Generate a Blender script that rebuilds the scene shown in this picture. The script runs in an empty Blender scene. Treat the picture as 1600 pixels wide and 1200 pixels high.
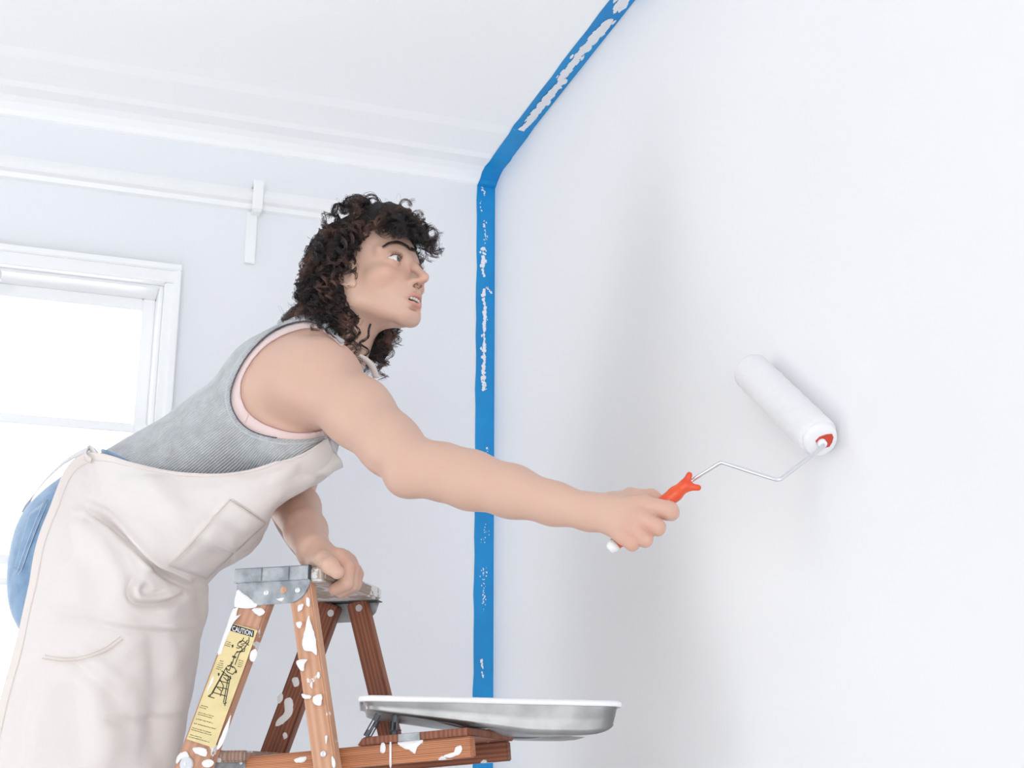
import bpy, bmesh, math, random
import numpy as np
from mathutils import Vector, Matrix
random.seed(7); np.random.seed(7)
C = bpy.context.scene.collection
SC = bpy.context.scene
# ---------------------------------------------------------------- camera
F = 2186.0; TH = math.atan(650/F); PHI = math.radians(19.3); DC = 3.4; HC = 1.35
cam = bpy.data.cameras.new('camera'); camo = bpy.data.objects.new('camera', cam); C.objects.link(camo)
cam.sensor_width = 36; cam.lens = 36*F/1600; camo.location = (0, 0, HC)
camo.rotation_euler = (math.pi/2+TH, 0, 0); cam.clip_start = .02; SC.camera = camo
# ---------------------------------------------------------------- world, light, exposure
W = bpy.data.worlds.new('sky'); SC.world = W; W.use_nodes = True
bg = W.node_tree.nodes['Background']; bg.inputs[0].default_value = (.955, .975, 1, 1); bg.inputs[1].default_value = 4.75
SC.view_settings.view_transform = 'Standard'; SC.view_settings.look = 'None'
SC.view_settings.exposure = 0.0; SC.view_settings.gamma = 1
SC.cycles.max_bounces = 12; SC.cycles.diffuse_bounces = 8; SC.cycles.transparent_max_bounces = 12
corner = Vector((DC*(770-800)/math.hypot(F, 650), DC, 0))
ROOM = Matrix.Translation(corner) @ Matrix.Rotation(PHI, 4, 'Z')     # room axes: wall_back is y=0, wall_right is x=0
RINV = ROOM.inverted()
def portal(x, y, z, rx, rz, sx, sy):
    l = bpy.data.lights.new('sky_portal', 'AREA'); l.shape = 'RECTANGLE'; l.size = sx; l.size_y = sy
    l.cycles.is_portal = True
    o = bpy.data.objects.new('sky_portal', l); C.objects.link(o)
    o.matrix_world = ROOM @ Matrix.Translation((x, y, z)) @ Matrix.Rotation(rz, 4, 'Z') @ Matrix.Rotation(rx, 4, 'X')
XL = -3.6; YF = -5.2; CEIL = 2.935
# portals look along their -Z into the room
portal(-1.41, .17, 1.6525, -math.pi/2, 0, 1.17, 1.76)
portal(XL-.17, -.65, 1.4, -math.pi/2, math.pi/2, 1.02, 2.22)  # portal of the added left window
portal(-1.85, YF-.17, 1.4, -math.pi/2, math.pi, 3.02, 2.62)  # portal of the added window behind the camera
# ---------------------------------------------------------------- helpers
def ray(px, py):
    a = (px-800)/F; b = (600-py)/F
    return Vector((a, math.cos(TH)-b*math.sin(TH), math.sin(TH)+b*math.cos(TH)))
def P(px, py, Y):                       # a point of the place: column, row as measured, distance Y in metres
    d = ray(px, py); return Vector((0, 0, HC)) + d*(Y/d.y)
def lin(r, g, b):
    f = lambda c: (c/12.92 if c <= .04045 else ((c+.055)/1.055)**2.4)
    return (f(r/255), f(g/255), f(b/255), 1)
def mat(name, col, rough=.6, metal=0, noise=None, bump=None, spec=.5, **kw):
    """principled; noise=(scale, other colour, amount lo, hi); bump=(scale, strength)"""
    m = bpy.data.materials.new(name); m.use_nodes = True; nt = m.node_tree; b = nt.nodes['Principled BSDF']
    b.inputs['Base Color'].default_value = col; b.inputs['Roughness'].default_value = rough
    b.inputs['Metallic'].default_value = metal; b.inputs['Specular IOR Level'].default_value = spec
    tc = nt.nodes.new('ShaderNodeTexCoord')
    if noise:
        n = nt.nodes.new('ShaderNodeTexNoise'); n.inputs['Scale'].default_value = noise[0]; n.inputs['Detail'].default_value = 6
        r = nt.nodes.new('ShaderNodeValToRGB'); r.color_ramp.elements[0].position = noise[2]; r.color_ramp.elements[1].position = noise[3]
        r.color_ramp.elements[0].color = col; r.color_ramp.elements[1].color = noise[1]
        nt.links.new(tc.outputs['Object'], n.inputs['Vector']); nt.links.new(n.outputs['Fac'], r.inputs['Fac'])
        nt.links.new(r.outputs['Color'], b.inputs['Base Color'])
    if bump:
        n = nt.nodes.new('ShaderNodeTexNoise'); n.inputs['Scale'].default_value = bump[0]; n.inputs['Detail'].default_value = 4
        u = nt.nodes.new('ShaderNodeBump'); u.inputs['Strength'].default_value = bump[1]; u.inputs['Distance'].default_value = .002
        nt.links.new(tc.outputs['Object'], n.inputs['Vector']); nt.links.new(n.outputs['Fac'], u.inputs['Height'])
        nt.links.new(u.outputs['Normal'], b.inputs['Normal'])
    for k, v in kw.items(): b.inputs[k].default_value = v
    return m
def link(name, me, m=None, parent=None, smooth=False, M=None):
    o = bpy.data.objects.new(name, me); C.objects.link(o)
    if m: me.materials.append(m)
    if smooth: me.polygons.foreach_set('use_smooth', [True]*len(me.polygons))
    if parent: o.parent = parent
    if M is not None: o.matrix_world = M if parent is None else M
    return o
def mesh(name, v, f):
    me = bpy.data.meshes.new(name); me.from_pydata([tuple(x) for x in v], [], f); me.update(); return me
def frombm(name, bm, m, parent=None, smooth=False, bevel=0, M=None, seg=2):
    if bevel: bmesh.ops.bevel(bm, geom=bm.edges[:], offset=bevel, segments=seg, affect='EDGES', clamp_overlap=True)
    bmesh.ops.recalc_face_normals(bm, faces=bm.faces)
    me = bpy.data.meshes.new(name); bm.to_mesh(me); bm.free()
    return link(name, me, m, parent, smooth, M)
def bx(bm, x0, x1, y0, y1, z0, z1, M=None):
    vs = [bm.verts.new(((x0, x1)[i & 1], (y0, y1)[i >> 1 & 1], (z0, z1)[i >> 2])) for i in range(8)]
    for f in ((0, 1, 3, 2), (4, 6, 7, 5), (0, 4, 5, 1), (2, 3, 7, 6), (0, 2, 6, 4), (1, 5, 7, 3)): bm.faces.new([vs[i] for i in f])
    if M is not None: bmesh.ops.transform(bm, matrix=M, verts=vs)
    return vs
def tube_arrays(pts, rad, n=8, cap=True):
    """swept tube along pts, rad a number or a list"""
    pts = [Vector(p) for p in pts]; N = len(pts)
    if not hasattr(rad, '__len__'): rad = [rad]*N
    t = (pts[1]-pts[0]).normalized(); a = t.orthogonal().normalized(); V = []; Fc = []
    for i, p in enumerate(pts):
        t2 = (pts[min(i+1, N-1)]-pts[max(i-1, 0)]).normalized()
        a = (a - t2*a.dot(t2)).normalized(); b = t2.cross(a)
        for k in range(n):
            g = 2*math.pi*k/n; V.append(p+(a*math.cos(g)+b*math.sin(g))*rad[i])
    for i in range(N-1):
        for k in range(n): Fc.append((i*n+k, i*n+(k+1) % n, (i+1)*n+(k+1) % n, (i+1)*n+k))
    if cap: Fc.append(tuple(range(n-1, -1, -1))); Fc.append(tuple(range((N-1)*n, N*n)))
    return V, Fc
def tube(name, pts, rad, m, parent=None, n=8, smooth=True):
    v, f = tube_arrays(pts, rad, n); return link(name, mesh(name, v, f), m, parent, smooth)
def catmull(pts, k=6):
    pts = [Vector(p) for p in pts]; out = []
    Q = [pts[0]*2-pts[1]]+pts+[pts[-1]*2-pts[-2]]
    for i in range(1, len(Q)-2):
        for j in range(k):
            t = j/k; a, b, c, d = Q[i-1:i+3]
            out.append(.5*((2*b)+(c-a)*t+(2*a-5*b+4*c-d)*t*t+(3*b-a-3*c+d)*t**3))
    out.append(pts[-1]); return out
def root(name, label, cat, loc=(0, 0, 0), group=None):
    o = bpy.data.objects.new(name, None); C.objects.link(o); o.location = loc; o.empty_display_size = .05
    o['label'] = label; o['category'] = cat
    if group: o['group'] = group
    return o
def tag(o, label, cat): o['label'] = label; o['category'] = cat; return o
def struct(name, bm, m, parent=None, bevel=0):
    o = frombm(name, bm, m, parent, bevel=bevel)
    if parent is None: o.matrix_world = ROOM; o['kind'] = 'structure'
    return o
# ---------------------------------------------------------------- materials of the shell
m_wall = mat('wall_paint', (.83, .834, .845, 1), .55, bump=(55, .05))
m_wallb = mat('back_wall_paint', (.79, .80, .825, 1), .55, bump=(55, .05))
m_ceil = mat('ceiling_paint', (.955, .955, .955, 1), .7, bump=(70, .04))
m_trim = mat('trim_paint', (.86, .865, .87, 1), .35, bump=(30, .03))
m_floor = mat('floor_bounce_white', (.90, .89, .88, 1), .6, noise=(6, (.86, .85, .84, 1), .4, .65))  # unseen floor, whitened to bounce light up to the ceiling
m_tape = mat('blue_masking_tape', lin(0, 144, 208), .5, noise=(9, lin(0, 131, 197), .35, .7), bump=(120, .2))
m_paintw = mat('white_paint', (.83, .83, .85, 1), .4, bump=(200, .25))
# ---------------------------------------------------------------- room
def wall_with_hole(name, u0, u1, z0, z1, holes, t, tr):
    """a wall built from slabs round its openings; tr maps (u, depth, z) to room x,y,z"""
    bm = bmesh.new(); us = sorted({u0, u1, *[h[0] for h in holes], *[h[1] for h in holes]}); zs = sorted({z0, z1, *[h[2] for h in holes], *[h[3] for h in holes]})
    for i in range(len(us)-1):
        for j in range(len(zs)-1):
            cu, cz = (us[i]+us[i+1])/2, (zs[j]+zs[j+1])/2
            if any(h[0] < cu < h[1] and h[2] < cz < h[3] for h in holes): continue
            a = tr(us[i], 0, zs[j]); b = tr(us[i+1], t, zs[j+1])
            bx(bm, min(a[0], b[0]), max(a[0], b[0]), min(a[1], b[1]), max(a[1], b[1]), zs[j], zs[j+1])
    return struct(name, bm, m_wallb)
HB = (-1.99, -.83, .78, 2.525)         # opening in the back wall
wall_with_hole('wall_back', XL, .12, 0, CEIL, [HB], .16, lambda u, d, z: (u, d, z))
wall_with_hole('wall_left', YF, .16, 0, CEIL, [(-1.15, -.15, .3, 2.5)], .16, lambda u, d, z: (XL-d, u, z))  # opening for an added window, out of view
wall_with_hole('wall_front', XL, .12, 0, CEIL, [(-3.35, -.35, .1, 2.7)], .16, lambda u, d, z: (u, YF-d, z))  # opening for the added window behind the camera
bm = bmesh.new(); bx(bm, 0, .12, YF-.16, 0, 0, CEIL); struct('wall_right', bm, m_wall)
bm = bmesh.new(); bx(bm, XL-.16, .12, YF-.16, .16, CEIL, CEIL+.12); struct('ceiling', bm, m_ceil)
bm = bmesh.new(); bx(bm, XL-.16, .12, YF-.16, .16, -.1, 0); struct('floor', bm, m_floor)
bm = bmesh.new(); bx(bm, XL, 0, -.018, 0, 0, .14); struct('baseboard_back', bm, m_trim)
bm = bmesh.new(); bx(bm, -.018, 0, YF, -.018, 0, .14); struct('baseboard_right', bm, m_trim)
def profile(name, prof, x0, x1, m, xo=0):
    bm = bmesh.new(); A = [bm.verts.new((x0, y, z)) for y, z in prof]; B = [bm.verts.new((x1+xo*y, y, z)) for y, z in prof]
    n = len(prof)
    for i in range(n): bm.faces.new((A[i], A[(i+1) % n], B[(i+1) % n], B[i]))
    bm.faces.new(A); bm.faces.new(B[::-1]); return struct(name, bm, m)
# ceiling moulding (shallow plaster cove in steps) and picture rail
profile('trim_1', [(0, 2.902), (-.010, 2.904), (-.022, 2.912), (-.045, 2.921), (-.07, 2.926), (-.10, 2.9255), (-.118, 2.9245), (-.138, 2.9290), (-.19, 2.9305),
                   (-.250, 2.9305), (-.285, CEIL), (-.275, CEIL+.02), (0, CEIL+.02)], XL, 0, m_ceil)
profile('trim_2', [(0, 2.742), (-.010, 2.746), (-.014, 2.757), (-.026, 2.762), (-.033, 2.772), (-.030, 2.782), (-.018, 2.787), (-.014, 2.797), (0, 2.801)], XL, -.30, m_trim)
# ---------------------------------------------------------------- windows
m_glass = bpy.data.materials.new('window_glass'); m_glass.use_nodes = True
nt = m_glass.node_tree; nt.nodes.clear(); mo = nt.nodes.new('ShaderNodeOutputMaterial'); mx = nt.nodes.new('ShaderNodeMixShader')
tr_ = nt.nodes.new('ShaderNodeBsdfTransparent'); gl = nt.nodes.new('ShaderNodeBsdfGlossy'); gl.inputs['Roughness'].default_value = .02
fr = nt.nodes.new('ShaderNodeFresnel'); fr.inputs[0].default_value = 1.45
nt.links.new(fr.outputs[0], mx.inputs[0]); nt.links.new(tr_.outputs[0], mx.inputs[1]); nt.links.new(gl.outputs[0], mx.inputs[2]); nt.links.new(mx.outputs[0], mo.inputs[0])
def part(name, parent, m, boxes, bevel=.002, label=None):
    bm = bmesh.new()
    for b in boxes: bx(bm, *b)
    o = frombm(name, bm, m, parent, bevel=bevel)
    if label: o['label'] = label
    return o
def frame_boxes(x0, x1, z0, z1, w, y0, y1, wb=None, wt=None):
    wb = w if wb is None else wb; wt = w if wt is None else wt
    return [(x0, x0+w, y0, y1, z0, z1), (x1-w, x1, y0, y1, z0, z1), (x0+w, x1-w, y0, y1, z1-wt, z1), (x0+w, x1-w, y0, y1, z0, z0+wb)]
def window(name, x0, x1, z0, z1, M, meet):
    r = bpy.data.objects.new(name, None); C.objects.link(r); r.matrix_world = M; r['kind'] = 'structure'
    cw = .032
    part('casing', r, m_trim, [(x0-cw, x0, -.02, 0, z0, z1), (x1, x1+cw, -.02, 0, z0, z1), (x0-cw, x1+cw, -.022, 0, z1, z1+.046),
                               (x0-cw-.012, x1+cw+.004, -.030, 0, z1+.030, z1+.046), (x0-cw-.004, x0-cw+.012, -.03, 0, z0, z1+.03), (x1+cw-.012, x1+cw+.004, -.03, 0, z0, z1+.03),
                               (x0-.002, x1+.002, -.026, -.001, z1-.003, z1+.010)])
    part('window_sill', r, m_trim, [(x0-cw-.02, x1+cw+.02, -.06, .06, z0-.03, z0), (x0-cw, x1+cw, -.02, 0, z0-.12, z0-.03)])
    part('jamb', r, m_trim, frame_boxes(x0, x1, z0, z1, .010, .0, .15))
    s = part('upper_sash', r, m_trim, frame_boxes(x0+.010, x1-.010, meet-.005, z1-.010, .030, .085, .12, wb=.022, wt=.03))
    part('glass_pane', s, m_glass, [(x0+.038, x1-.038, .100, .104, meet+.015, z1-.038)], 0)
    s = part('lower_sash', r, m_trim, frame_boxes(x0+.010, x1-.010, z0+.015, meet+.02, .030, .045, .08, wb=.06, wt=.022))
    part('glass_pane', s, m_glass, [(x0+.038, x1-.038, .060, .064, z0+.07, meet+.0)], 0)
    return r
w1 = window('window_1', HB[0], HB[1], HB[2], HB[3], ROOM, 2.172)
# second pair of sashes of the back window stands below a transom bar
part('transom_bar', w1, m_trim, [(HB[0]+.010, HB[1]-.010, .02, .13, 1.845, 1.866), (HB[0]+.010, HB[1]-.010, .02, .13, 1.80, 1.815)])
v, f = tube_arrays([(-1.205, -.012, 2.49), (-1.205, -.045, 2.49)], [.012, .014], 14)
link('blind_knob', mesh('blind_knob', v, f), m_trim, w1, True)
window('added_window_2', -1.15, -.15, .3, 2.5, ROOM @ Matrix.Translation((XL, 0, 0)) @ Matrix.Rotation(math.pi/2, 4, 'Z'), 1.65)  # unseen window, added to brighten the right wall towards the corner
window('added_window_3', .35, 3.35, .1, 2.7, ROOM @ Matrix.Translation((0, YF, 0)) @ Matrix.Rotation(math.pi, 4, 'Z'), 1.55)  # unseen window, added behind the camera for frontal daylight
# ---------------------------------------------------------------- picture rail hook strip
def room_hit(px, py, axis, val=0):
    o = RINV @ Vector((0, 0, HC)); d = RINV.to_3x3() @ ray(px, py); return o + d*((val-o[axis])/d[axis])
h_ = root('picture_rail_hook', 'flat white vertical hanger strip hooked over the picture rail right of the window', 'hook', ROOM @ Vector((-.63, 0, 2.6)))
def rpart(name, parent, m, boxes, bevel=.0012):
    bm = bmesh.new()
    for b in boxes: bx(bm, *b)
    bmesh.ops.transform(bm, matrix=Matrix.Translation(-Vector(parent.location)) @ ROOM, verts=bm.verts)
    return frombm(name, bm, m, parent, bevel=bevel)
rpart('hook', h_, m_trim, [(-.638, -.613, -.040, -.0345, 2.735, 2.812), (-.638, -.613, -.036, -.002, 2.803, 2.812), (-.636, -.615, -.036, -.0, 2.730, 2.741)])
rpart('strip', h_, m_trim, [(-.646, -.620, -.008, -.0005, 2.604, 2.738)])
# ---------------------------------------------------------------- masking tape with paint smears
TW = .050
def tape(name, pts, wdir, label, off):
    """flat band along pts (room coordinates), width direction wdir, 0.4 mm thick"""
    v = []; f = []; n = Vector(off)
    for i, p in enumerate(pts):
        w = Vector(wdir)*TW*(1+.02*math.sin(i*2.3)+.012*math.sin(i*5.1))
        p = Vector(p); e = n*.0004
        v += [p, p+w, p+w+e, p+e]
    for i in range(len(pts)-1):
        for k in range(4): f.append((4*i+k, 4*i+(k+1) % 4, 4*i+4+(k+1) % 4, 4*i+4+k))
    f += [(3, 2, 1, 0), tuple(range(len(v)-4, len(v)))]
    o = link(name, mesh(name, v, f), m_tape); o.matrix_world = ROOM; return tag(o, label, 'tape')
t1 = tape('masking_tape', [(-.0004, -.0005, z) for z in np.linspace(0.14, 2.906, 60)], (-1, 0, 0), 'vertical strip of blue masking tape down the back wall beside the corner', (0, -1, 0))
cp = [(-.0004, -.0008, 2.9), (-.0004, -.011, 2.9035), (-.0004, -.023, 2.9115), (-.0004, -.046, 2.9205), (-.0004, -.07, 2.9255), (-.0004, -.10, 2.925), (-.0004, -.122, 2.924), (-.0004, -.14, 2.9282), (-.0004, -.25, 2.9300), (-.0004, -.30, CEIL-.0005)]
cp += [(-.0004, y, CEIL-.0005) for y in np.linspace(-.33, -4.6, 60)]
t2 = tape('masking_tape', cp, (-1, 0, 0), 'sloping strip of blue masking tape along the ceiling edge above the right wall', (0, 0, -1))
def smears(parent, specs, place, seed, flip=False):
    """specs: (s0, s1, across0, across1, density, streak length); many thin ragged flakes of dried paint"""
    rnd = random.Random(seed); v = []; f = []
    for s0, s1, a0, a1, n, sl, tw in specs:
        for i in range(n):
            t = rnd.random(); s = s0+(s1-s0)*rnd.random(); a = a0+(a1-a0)*((s-s0)/(s1-s0)); a += rnd.gauss(0, tw*(.35+.65*(1-t)))
            L = sl*rnd.uniform(.3, 1); w = L*rnd.uniform(.1, .35) if sl > .006 else L*rnd.uniform(.4, .9); k = 8; b = len(v); g0 = rnd.uniform(-.25, .25)
            for j in range(k):
                g = 2*math.pi*j/k; rr = rnd.uniform(.6, 1.15); dx = math.cos(g)*L*rr; dy = math.sin(g)*w*rr
                aa = a+dy*math.cos(g0)+dx*math.sin(g0)*.5
                v.append(place(s+dx, min(.96, max(.04, aa/TW)), len(f)*1.1e-6))
            f.append(tuple(range(b, b+k)) if flip else tuple(range(b+k-1, b-1, -1)))
    o = link('paint_smear', mesh('paint_smear', v, f), m_paintw, parent); o['kind'] = 'stuff'; o['label'] = 'dried white paint smears on the tape'; return o
def z_at(py):
    return room_hit(756, py, 1).z
def pv(s, a, e): return (-a*TW, -.0014-e, s)
sp = []
for y0, y1, a0, a1, n, sl, tw in [(293, 306, .72, .62, 9, .004, .003), (313, 330, .8, .8, 6, .003, .002), (342, 382, .6, .55, 26, .004, .004), (388, 432, .65, .65, 60, .006, .004), (447, 460, .45, .1, 14, .004, .003),
                                  (452, 500, .62, .5, 50, .006, .003), (480, 610, .55, .6, 170, .006, .0035), (698, 708, .4, .4, 6, .003, .004), (806, 850, .3, .6, 14, .0025, .008), (885, 955, .5, .5, 44, .0028, .004), (1030, 1044, .6, .55, 14, .005, .002), (1050, 1062, .6, .45, 9, .004, .0015)]:
    sp.append((z_at(y1), z_at(y0), a1*TW, a0*TW, n, sl, tw))
smears(t1, sp, pv, 3)
def y_at(px, py): return room_hit(px, py, 2, CEIL).y
def pc(s, a, e): return (-a*TW, s, CEIL-.0016-e)
sp = []
for (xa, ya), (xb, yb), a0, a1, n, sl, tw in [((975, 0), (967, 14), .5, .5, 60, .02, .008), ((952, 32), (908, 86), .38, .55, 420, .018, .005), ((905, 84), (880, 122), .5, .55, 240, .016, .005), ((880, 126), (822, 205), .42, .5, 420, .02, .005),
                                              ((815, 205), (795, 236), .55, .55, 160, .016, .007)]:
    sp.append((y_at(xa, ya), y_at(xb, yb), a0*TW, a1*TW, n, sl, tw))
smears(t2, sp, pc, 5)
# ================================================================ LADDER
LA = math.radians(-18.2); LO = Vector((-.44590675, 2.27, 0))
LAD = Matrix.Translation(LO) @ Matrix.Rotation(LA, 4, 'Z'); LINV = LAD.inverted()
def lhit(px, py, v0, s=0, zt=1.707):    # measured point on the ladder's side plane v = v0 - s*(zt-z)
    o = LINV @ Vector((0, 0, HC)); d = LINV.to_3x3() @ ray(px, py)
    t = (v0-s*(zt-o.z)-o.y)/(d.y-s*d.z); return o+d*t
def wood(name, c1, c2, grain=(40, 40, 2.2), rough=.5, splat=.63, sscale=22, dust=.0):
    m = bpy.data.materials.new(name); m.use_nodes = True; nt = m.node_tree; b = nt.nodes['Principled BSDF']; N = nt.nodes.new; L = nt.links.new
    tc = N('ShaderNodeTexCoord'); mp = N('ShaderNodeMapping'); mp.inputs['Scale'].default_value = grain; L(tc.outputs['Object'], mp.inputs['Vector'])
    n = N('ShaderNodeTexNoise'); n.inputs['Scale'].default_value = 1; n.inputs['Detail'].default_value = 5; n.inputs['Distortion'].default_value = .6; L(mp.outputs[0], n.inputs['Vector'])
    wv = N('ShaderNodeTexWave'); wv.inputs['Scale'].default_value = 1.6; wv.inputs['Distortion'].default_value = 5; wv.inputs['Detail'].default_value = 2
    L(mp.outputs[0], wv.inputs['Vector'])
    ad = N('ShaderNodeMix'); ad.inputs[0].default_value = .28; L(n.outputs['Fac'], ad.inputs[2]); L(wv.outputs['Fac'], ad.inputs[3])
    r = N('ShaderNodeValToRGB'); r.color_ramp.elements[0].position = .3; r.color_ramp.elements[1].position = .7
    r.color_ramp.elements[0].color = c2; r.color_ramp.elements[1].color = c1; L(ad.outputs[0], r.inputs[0])
    s = N('ShaderNodeTexNoise'); s.inputs['Scale'].default_value = sscale; s.inputs['Detail'].default_value = 5; s.inputs['Roughness'].default_value = .55; L(tc.outputs['Object'], s.inputs['Vector'])
    sr = N('ShaderNodeValToRGB'); sr.color_ramp.elements[0].position = splat; sr.color_ramp.elements[1].position = splat+.015; L(s.outputs['Fac'], sr.inputs[0])
    mx = N('ShaderNodeMix'); mx.data_type = 'RGBA'; L(sr.outputs[0], mx.inputs[0]); L(r.outputs[0], mx.inputs[6]); mx.inputs[7].default_value = (.72, .71, .70, 1)
    L(mx.outputs[2], b.inputs['Base Color']); b.inputs['Roughness'].default_value = rough
    bu = N('ShaderNodeBump'); bu.inputs['Strength'].default_value = .2; bu.inputs['Distance'].default_value = .0012
    ad2 = N('ShaderNodeMath'); L(ad.outputs[0], ad2.inputs[0]); L(sr.outputs[0], ad2.inputs[1]); L(ad2.outputs[0], bu.inputs['Height']); L(bu.outputs[0], b.inputs['Normal'])
    return m
m_woodA = wood('ladder_wood', lin(198, 152, 124), lin(178, 130, 104), grain=(14, 14, 1.2), splat=.60)
m_woodB = wood('ladder_wood_worn', lin(208, 162, 132), lin(186, 136, 106), grain=(14, 14, 1.2), splat=.61)
m_woodD = wood('ladder_wood_shaded', lin(150, 92, 66), lin(106, 60, 42), grain=(26, 26, 1.4), splat=.66)  # same wood, darkened: shade of the far rails is in its colour
m_woodC = wood('shelf_wood', lin(205, 140, 98), lin(135, 78, 48), grain=(75, 75, 1.8), splat=.65)
m_woodS = wood('step_wood', lin(176, 150, 136), lin(140, 112, 98), grain=(30, 30, 3), splat=.58, sscale=30)
m_galv = mat('galvanised_metal', (.27, .29, .31, 1), .5, .4, noise=(38, (.50, .52, .54, 1), .38, .66), bump=(60, .5))
m_bolt = mat('bolt_steel', (.75, .76, .78, 1), .35, .8)
m_dark = mat('dark_steel', (.06, .07, .08, 1), .5, .3)
m_drip = mat('dried_paint', (.80, .79, .79, 1), .45, bump=(180, .4))
lad = root('step_ladder', 'paint-spattered wooden stepladder with a fold-out shelf and metal capped top', 'ladder')
lad.matrix_world = LAD
def lobj(name, bm, m, bevel=.0015, M=None, parent=None, label=None, smooth=False):
    o = frombm(name, bm, m, parent or lad, bevel=bevel, smooth=smooth)
    if M is not None: o.matrix_local = M
    if label: o['label'] = label
    return o
def axis_frame(A, B, yref=Vector((0, 1, 0))):
    A = Vector(A); B = Vector(B); z = (B-A).normalized(); x = yref.cross(z).normalized(); y = z.cross(x)
    M = Matrix((x, y, z)).transposed().to_4x4(); M.translation = A; return M, (B-A).length
def stick(name, A, B, w, t, m, bevel=.0025, parent=None, label=None, shift=0):
    """bar from A to B, w across (in the side plane), t thick"""
    M, L = axis_frame(A, B); bm = bmesh.new(); bx(bm, -w/2, w/2, -t/2, t/2, shift, L)
    return lobj(name, bm, m, bevel, M, parent, label), M
def down(u0, z0, u1, z1): return u0+(u1-u0)*(z0/(z0-z1))   # u where the line reaches the floor
SP = .06
def rail(u0, z0, u1, z1, vtop, vs, w, t, m, ext=.05):
    k = (u1-u0)/(z0-z1); zt = z0+ext; A = (u0-k*ext, vtop, zt); B = (u0+k*z0, vtop+vs*z0, .004)
    return stick('rail', A, B, w, t, m)
r_nf, M_nf = rail(.027, 1.648, -.052, 1.4075, .012, -SP, .058, .021, m_woodA, .04)
r_nr, M_nr = rail(.117, 1.650, .173, 1.406, .012, -SP, .039, .021, m_woodB, .034)
r_ff, M_ff = rail(.050, 1.680, -.043, 1.450, .240, SP, .046, .021, m_woodD, .004)
r_fr, M_fr = rail(.106, 1.680, .148, 1.525, .240, SP, .036, .021, m_woodD, .004)
# top cap board and its two metal brackets
bm = bmesh.new(); vs = bx(bm, .0005, .157, .0, .248, 1.6845, 1.7075)
for w_ in vs:
    if w_.co.y > .2 and w_.co.x > .1: w_.co.x = .148
lobj('top_cap', bm, wood('cap_wood', lin(200, 190, 182), lin(150, 128, 112), grain=(30, 4, 30), splat=.52, sscale=30), .004)
def poly_plate(name, pts, v0, v1, m, parent=None, bevel=.001):
    bm = bmesh.new(); a = [bm.verts.new((u, v0, z)) for u, z in pts]; b = [bm.verts.new((u, v1, z)) for u, z in pts]; n = len(pts)
    bm.faces.new(a); bm.faces.new(b[::-1])
    for i in range(n): bm.faces.new((a[i], b[i], b[(i+1) % n], a[(i+1) % n]))
    return lobj(name, bm, m, bevel, None, parent)
arc = [(.131-.034*(1-math.cos(g)), 1.688-.037*math.sin(g)) for g in np.linspace(0.25, math.pi/2, 8)]
pts = [(.001, 1.6895), (.1315, 1.6895), (.1315, 1.683)]+arc+[(.004, 1.6485), (-.0005, 1.655)]
br = poly_plate('bracket', pts, -.0022, -.0002, m_galv)
bm = bmesh.new(); bx(bm, -.002, .1315, -.0065, -.0005, 1.6870, 1.7100); bx(bm, -.002, .1315, -.0065, .02, 1.7078, 1.7100)
bx(bm, -.0035, .0, -.0065, .02, 1.6870, 1.7100); bx(bm, .045, .0475, -.0078, -.006, 1.688, 1.7105); bx(bm, .094, .0965, -.0078, -.006, 1.688, 1.7105)
lobj('edge_channel', bm, m_galv, .0012, None, br)
bm = bmesh.new(); bx(bm, .129, .1318, -.0068, .001, 1.6875, 1.7102); lobj('channel_end', bm, m_dark, .0003, None, br)
def dome(name, px, py, v, r, m, parent=None, h=.35, washer=0, s=SP, wm=None):
    c = lhit(px, py, v, s); bm = bmesh.new()
    bmesh.ops.create_uvsphere(bm, u_segments=16, v_segments=8, radius=r)
    bmesh.ops.transform(bm, matrix=Matrix.Translation(c) @ Matrix.Diagonal((1, h, 1, 1)), verts=bm.verts)
    o = lobj(name, bm, m, 0, None, parent, smooth=True)
    if washer:
        bm = bmesh.new(); bmesh.ops.create_cone(bm, cap_ends=True, segments=24, radius1=washer, radius2=washer*.86, depth=.003)
        bmesh.ops.transform(bm, matrix=Matrix.Translation(c) @ Matrix.Rotation(math.pi/2, 4, 'X'), verts=bm.verts)
        lobj('washer', bm, wm or m, .0003, None, o if parent is None else None)
    return o
for p in ((416, 926), (465, 922)): dome('rivet', *p, -.0025, .0048, m_bolt, br, s=0)
dome('rivet', 379, 930, -.0025, .0038, m_bolt, br, s=0)
bm = bmesh.new(); bmesh.ops.create_cone(bm, cap_ends=True, segments=18, radius1=.0055, radius2=.0055, depth=.0008)
bmesh.ops.transform(bm, matrix=Matrix.Translation(lhit(443, 922, -.0024)) @ Matrix.Rotation(math.pi/2, 4, 'X'), verts=bm.verts); lobj('rivet_hole', bm, m_woodB, 0, None, br)
brf = poly_plate('bracket', [(.02, 1.686), (.142, 1.686), (.135, 1.665), (.118, 1.650), (.03, 1.650), (.02, 1.66)], .2515, .2537, m_galv)
bm = bmesh.new(); bx(bm, .022, .146, .232, .2537, 1.6825, 1.6843); lobj('edge_channel', bm, m_dark, 0, None, brf)
dome('bolt', 517, 958, .2285, .0038, m_bolt, washer=.007, s=-SP); dome('bolt', 561, 950, .2285, .0038, m_bolt, washer=.007, s=-SP)
dome('bolt', 505, 1178, .0005, .0050, m_bolt); dome('bolt', 291, 1194, .0, .0055, m_bolt, washer=.0125)
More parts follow.
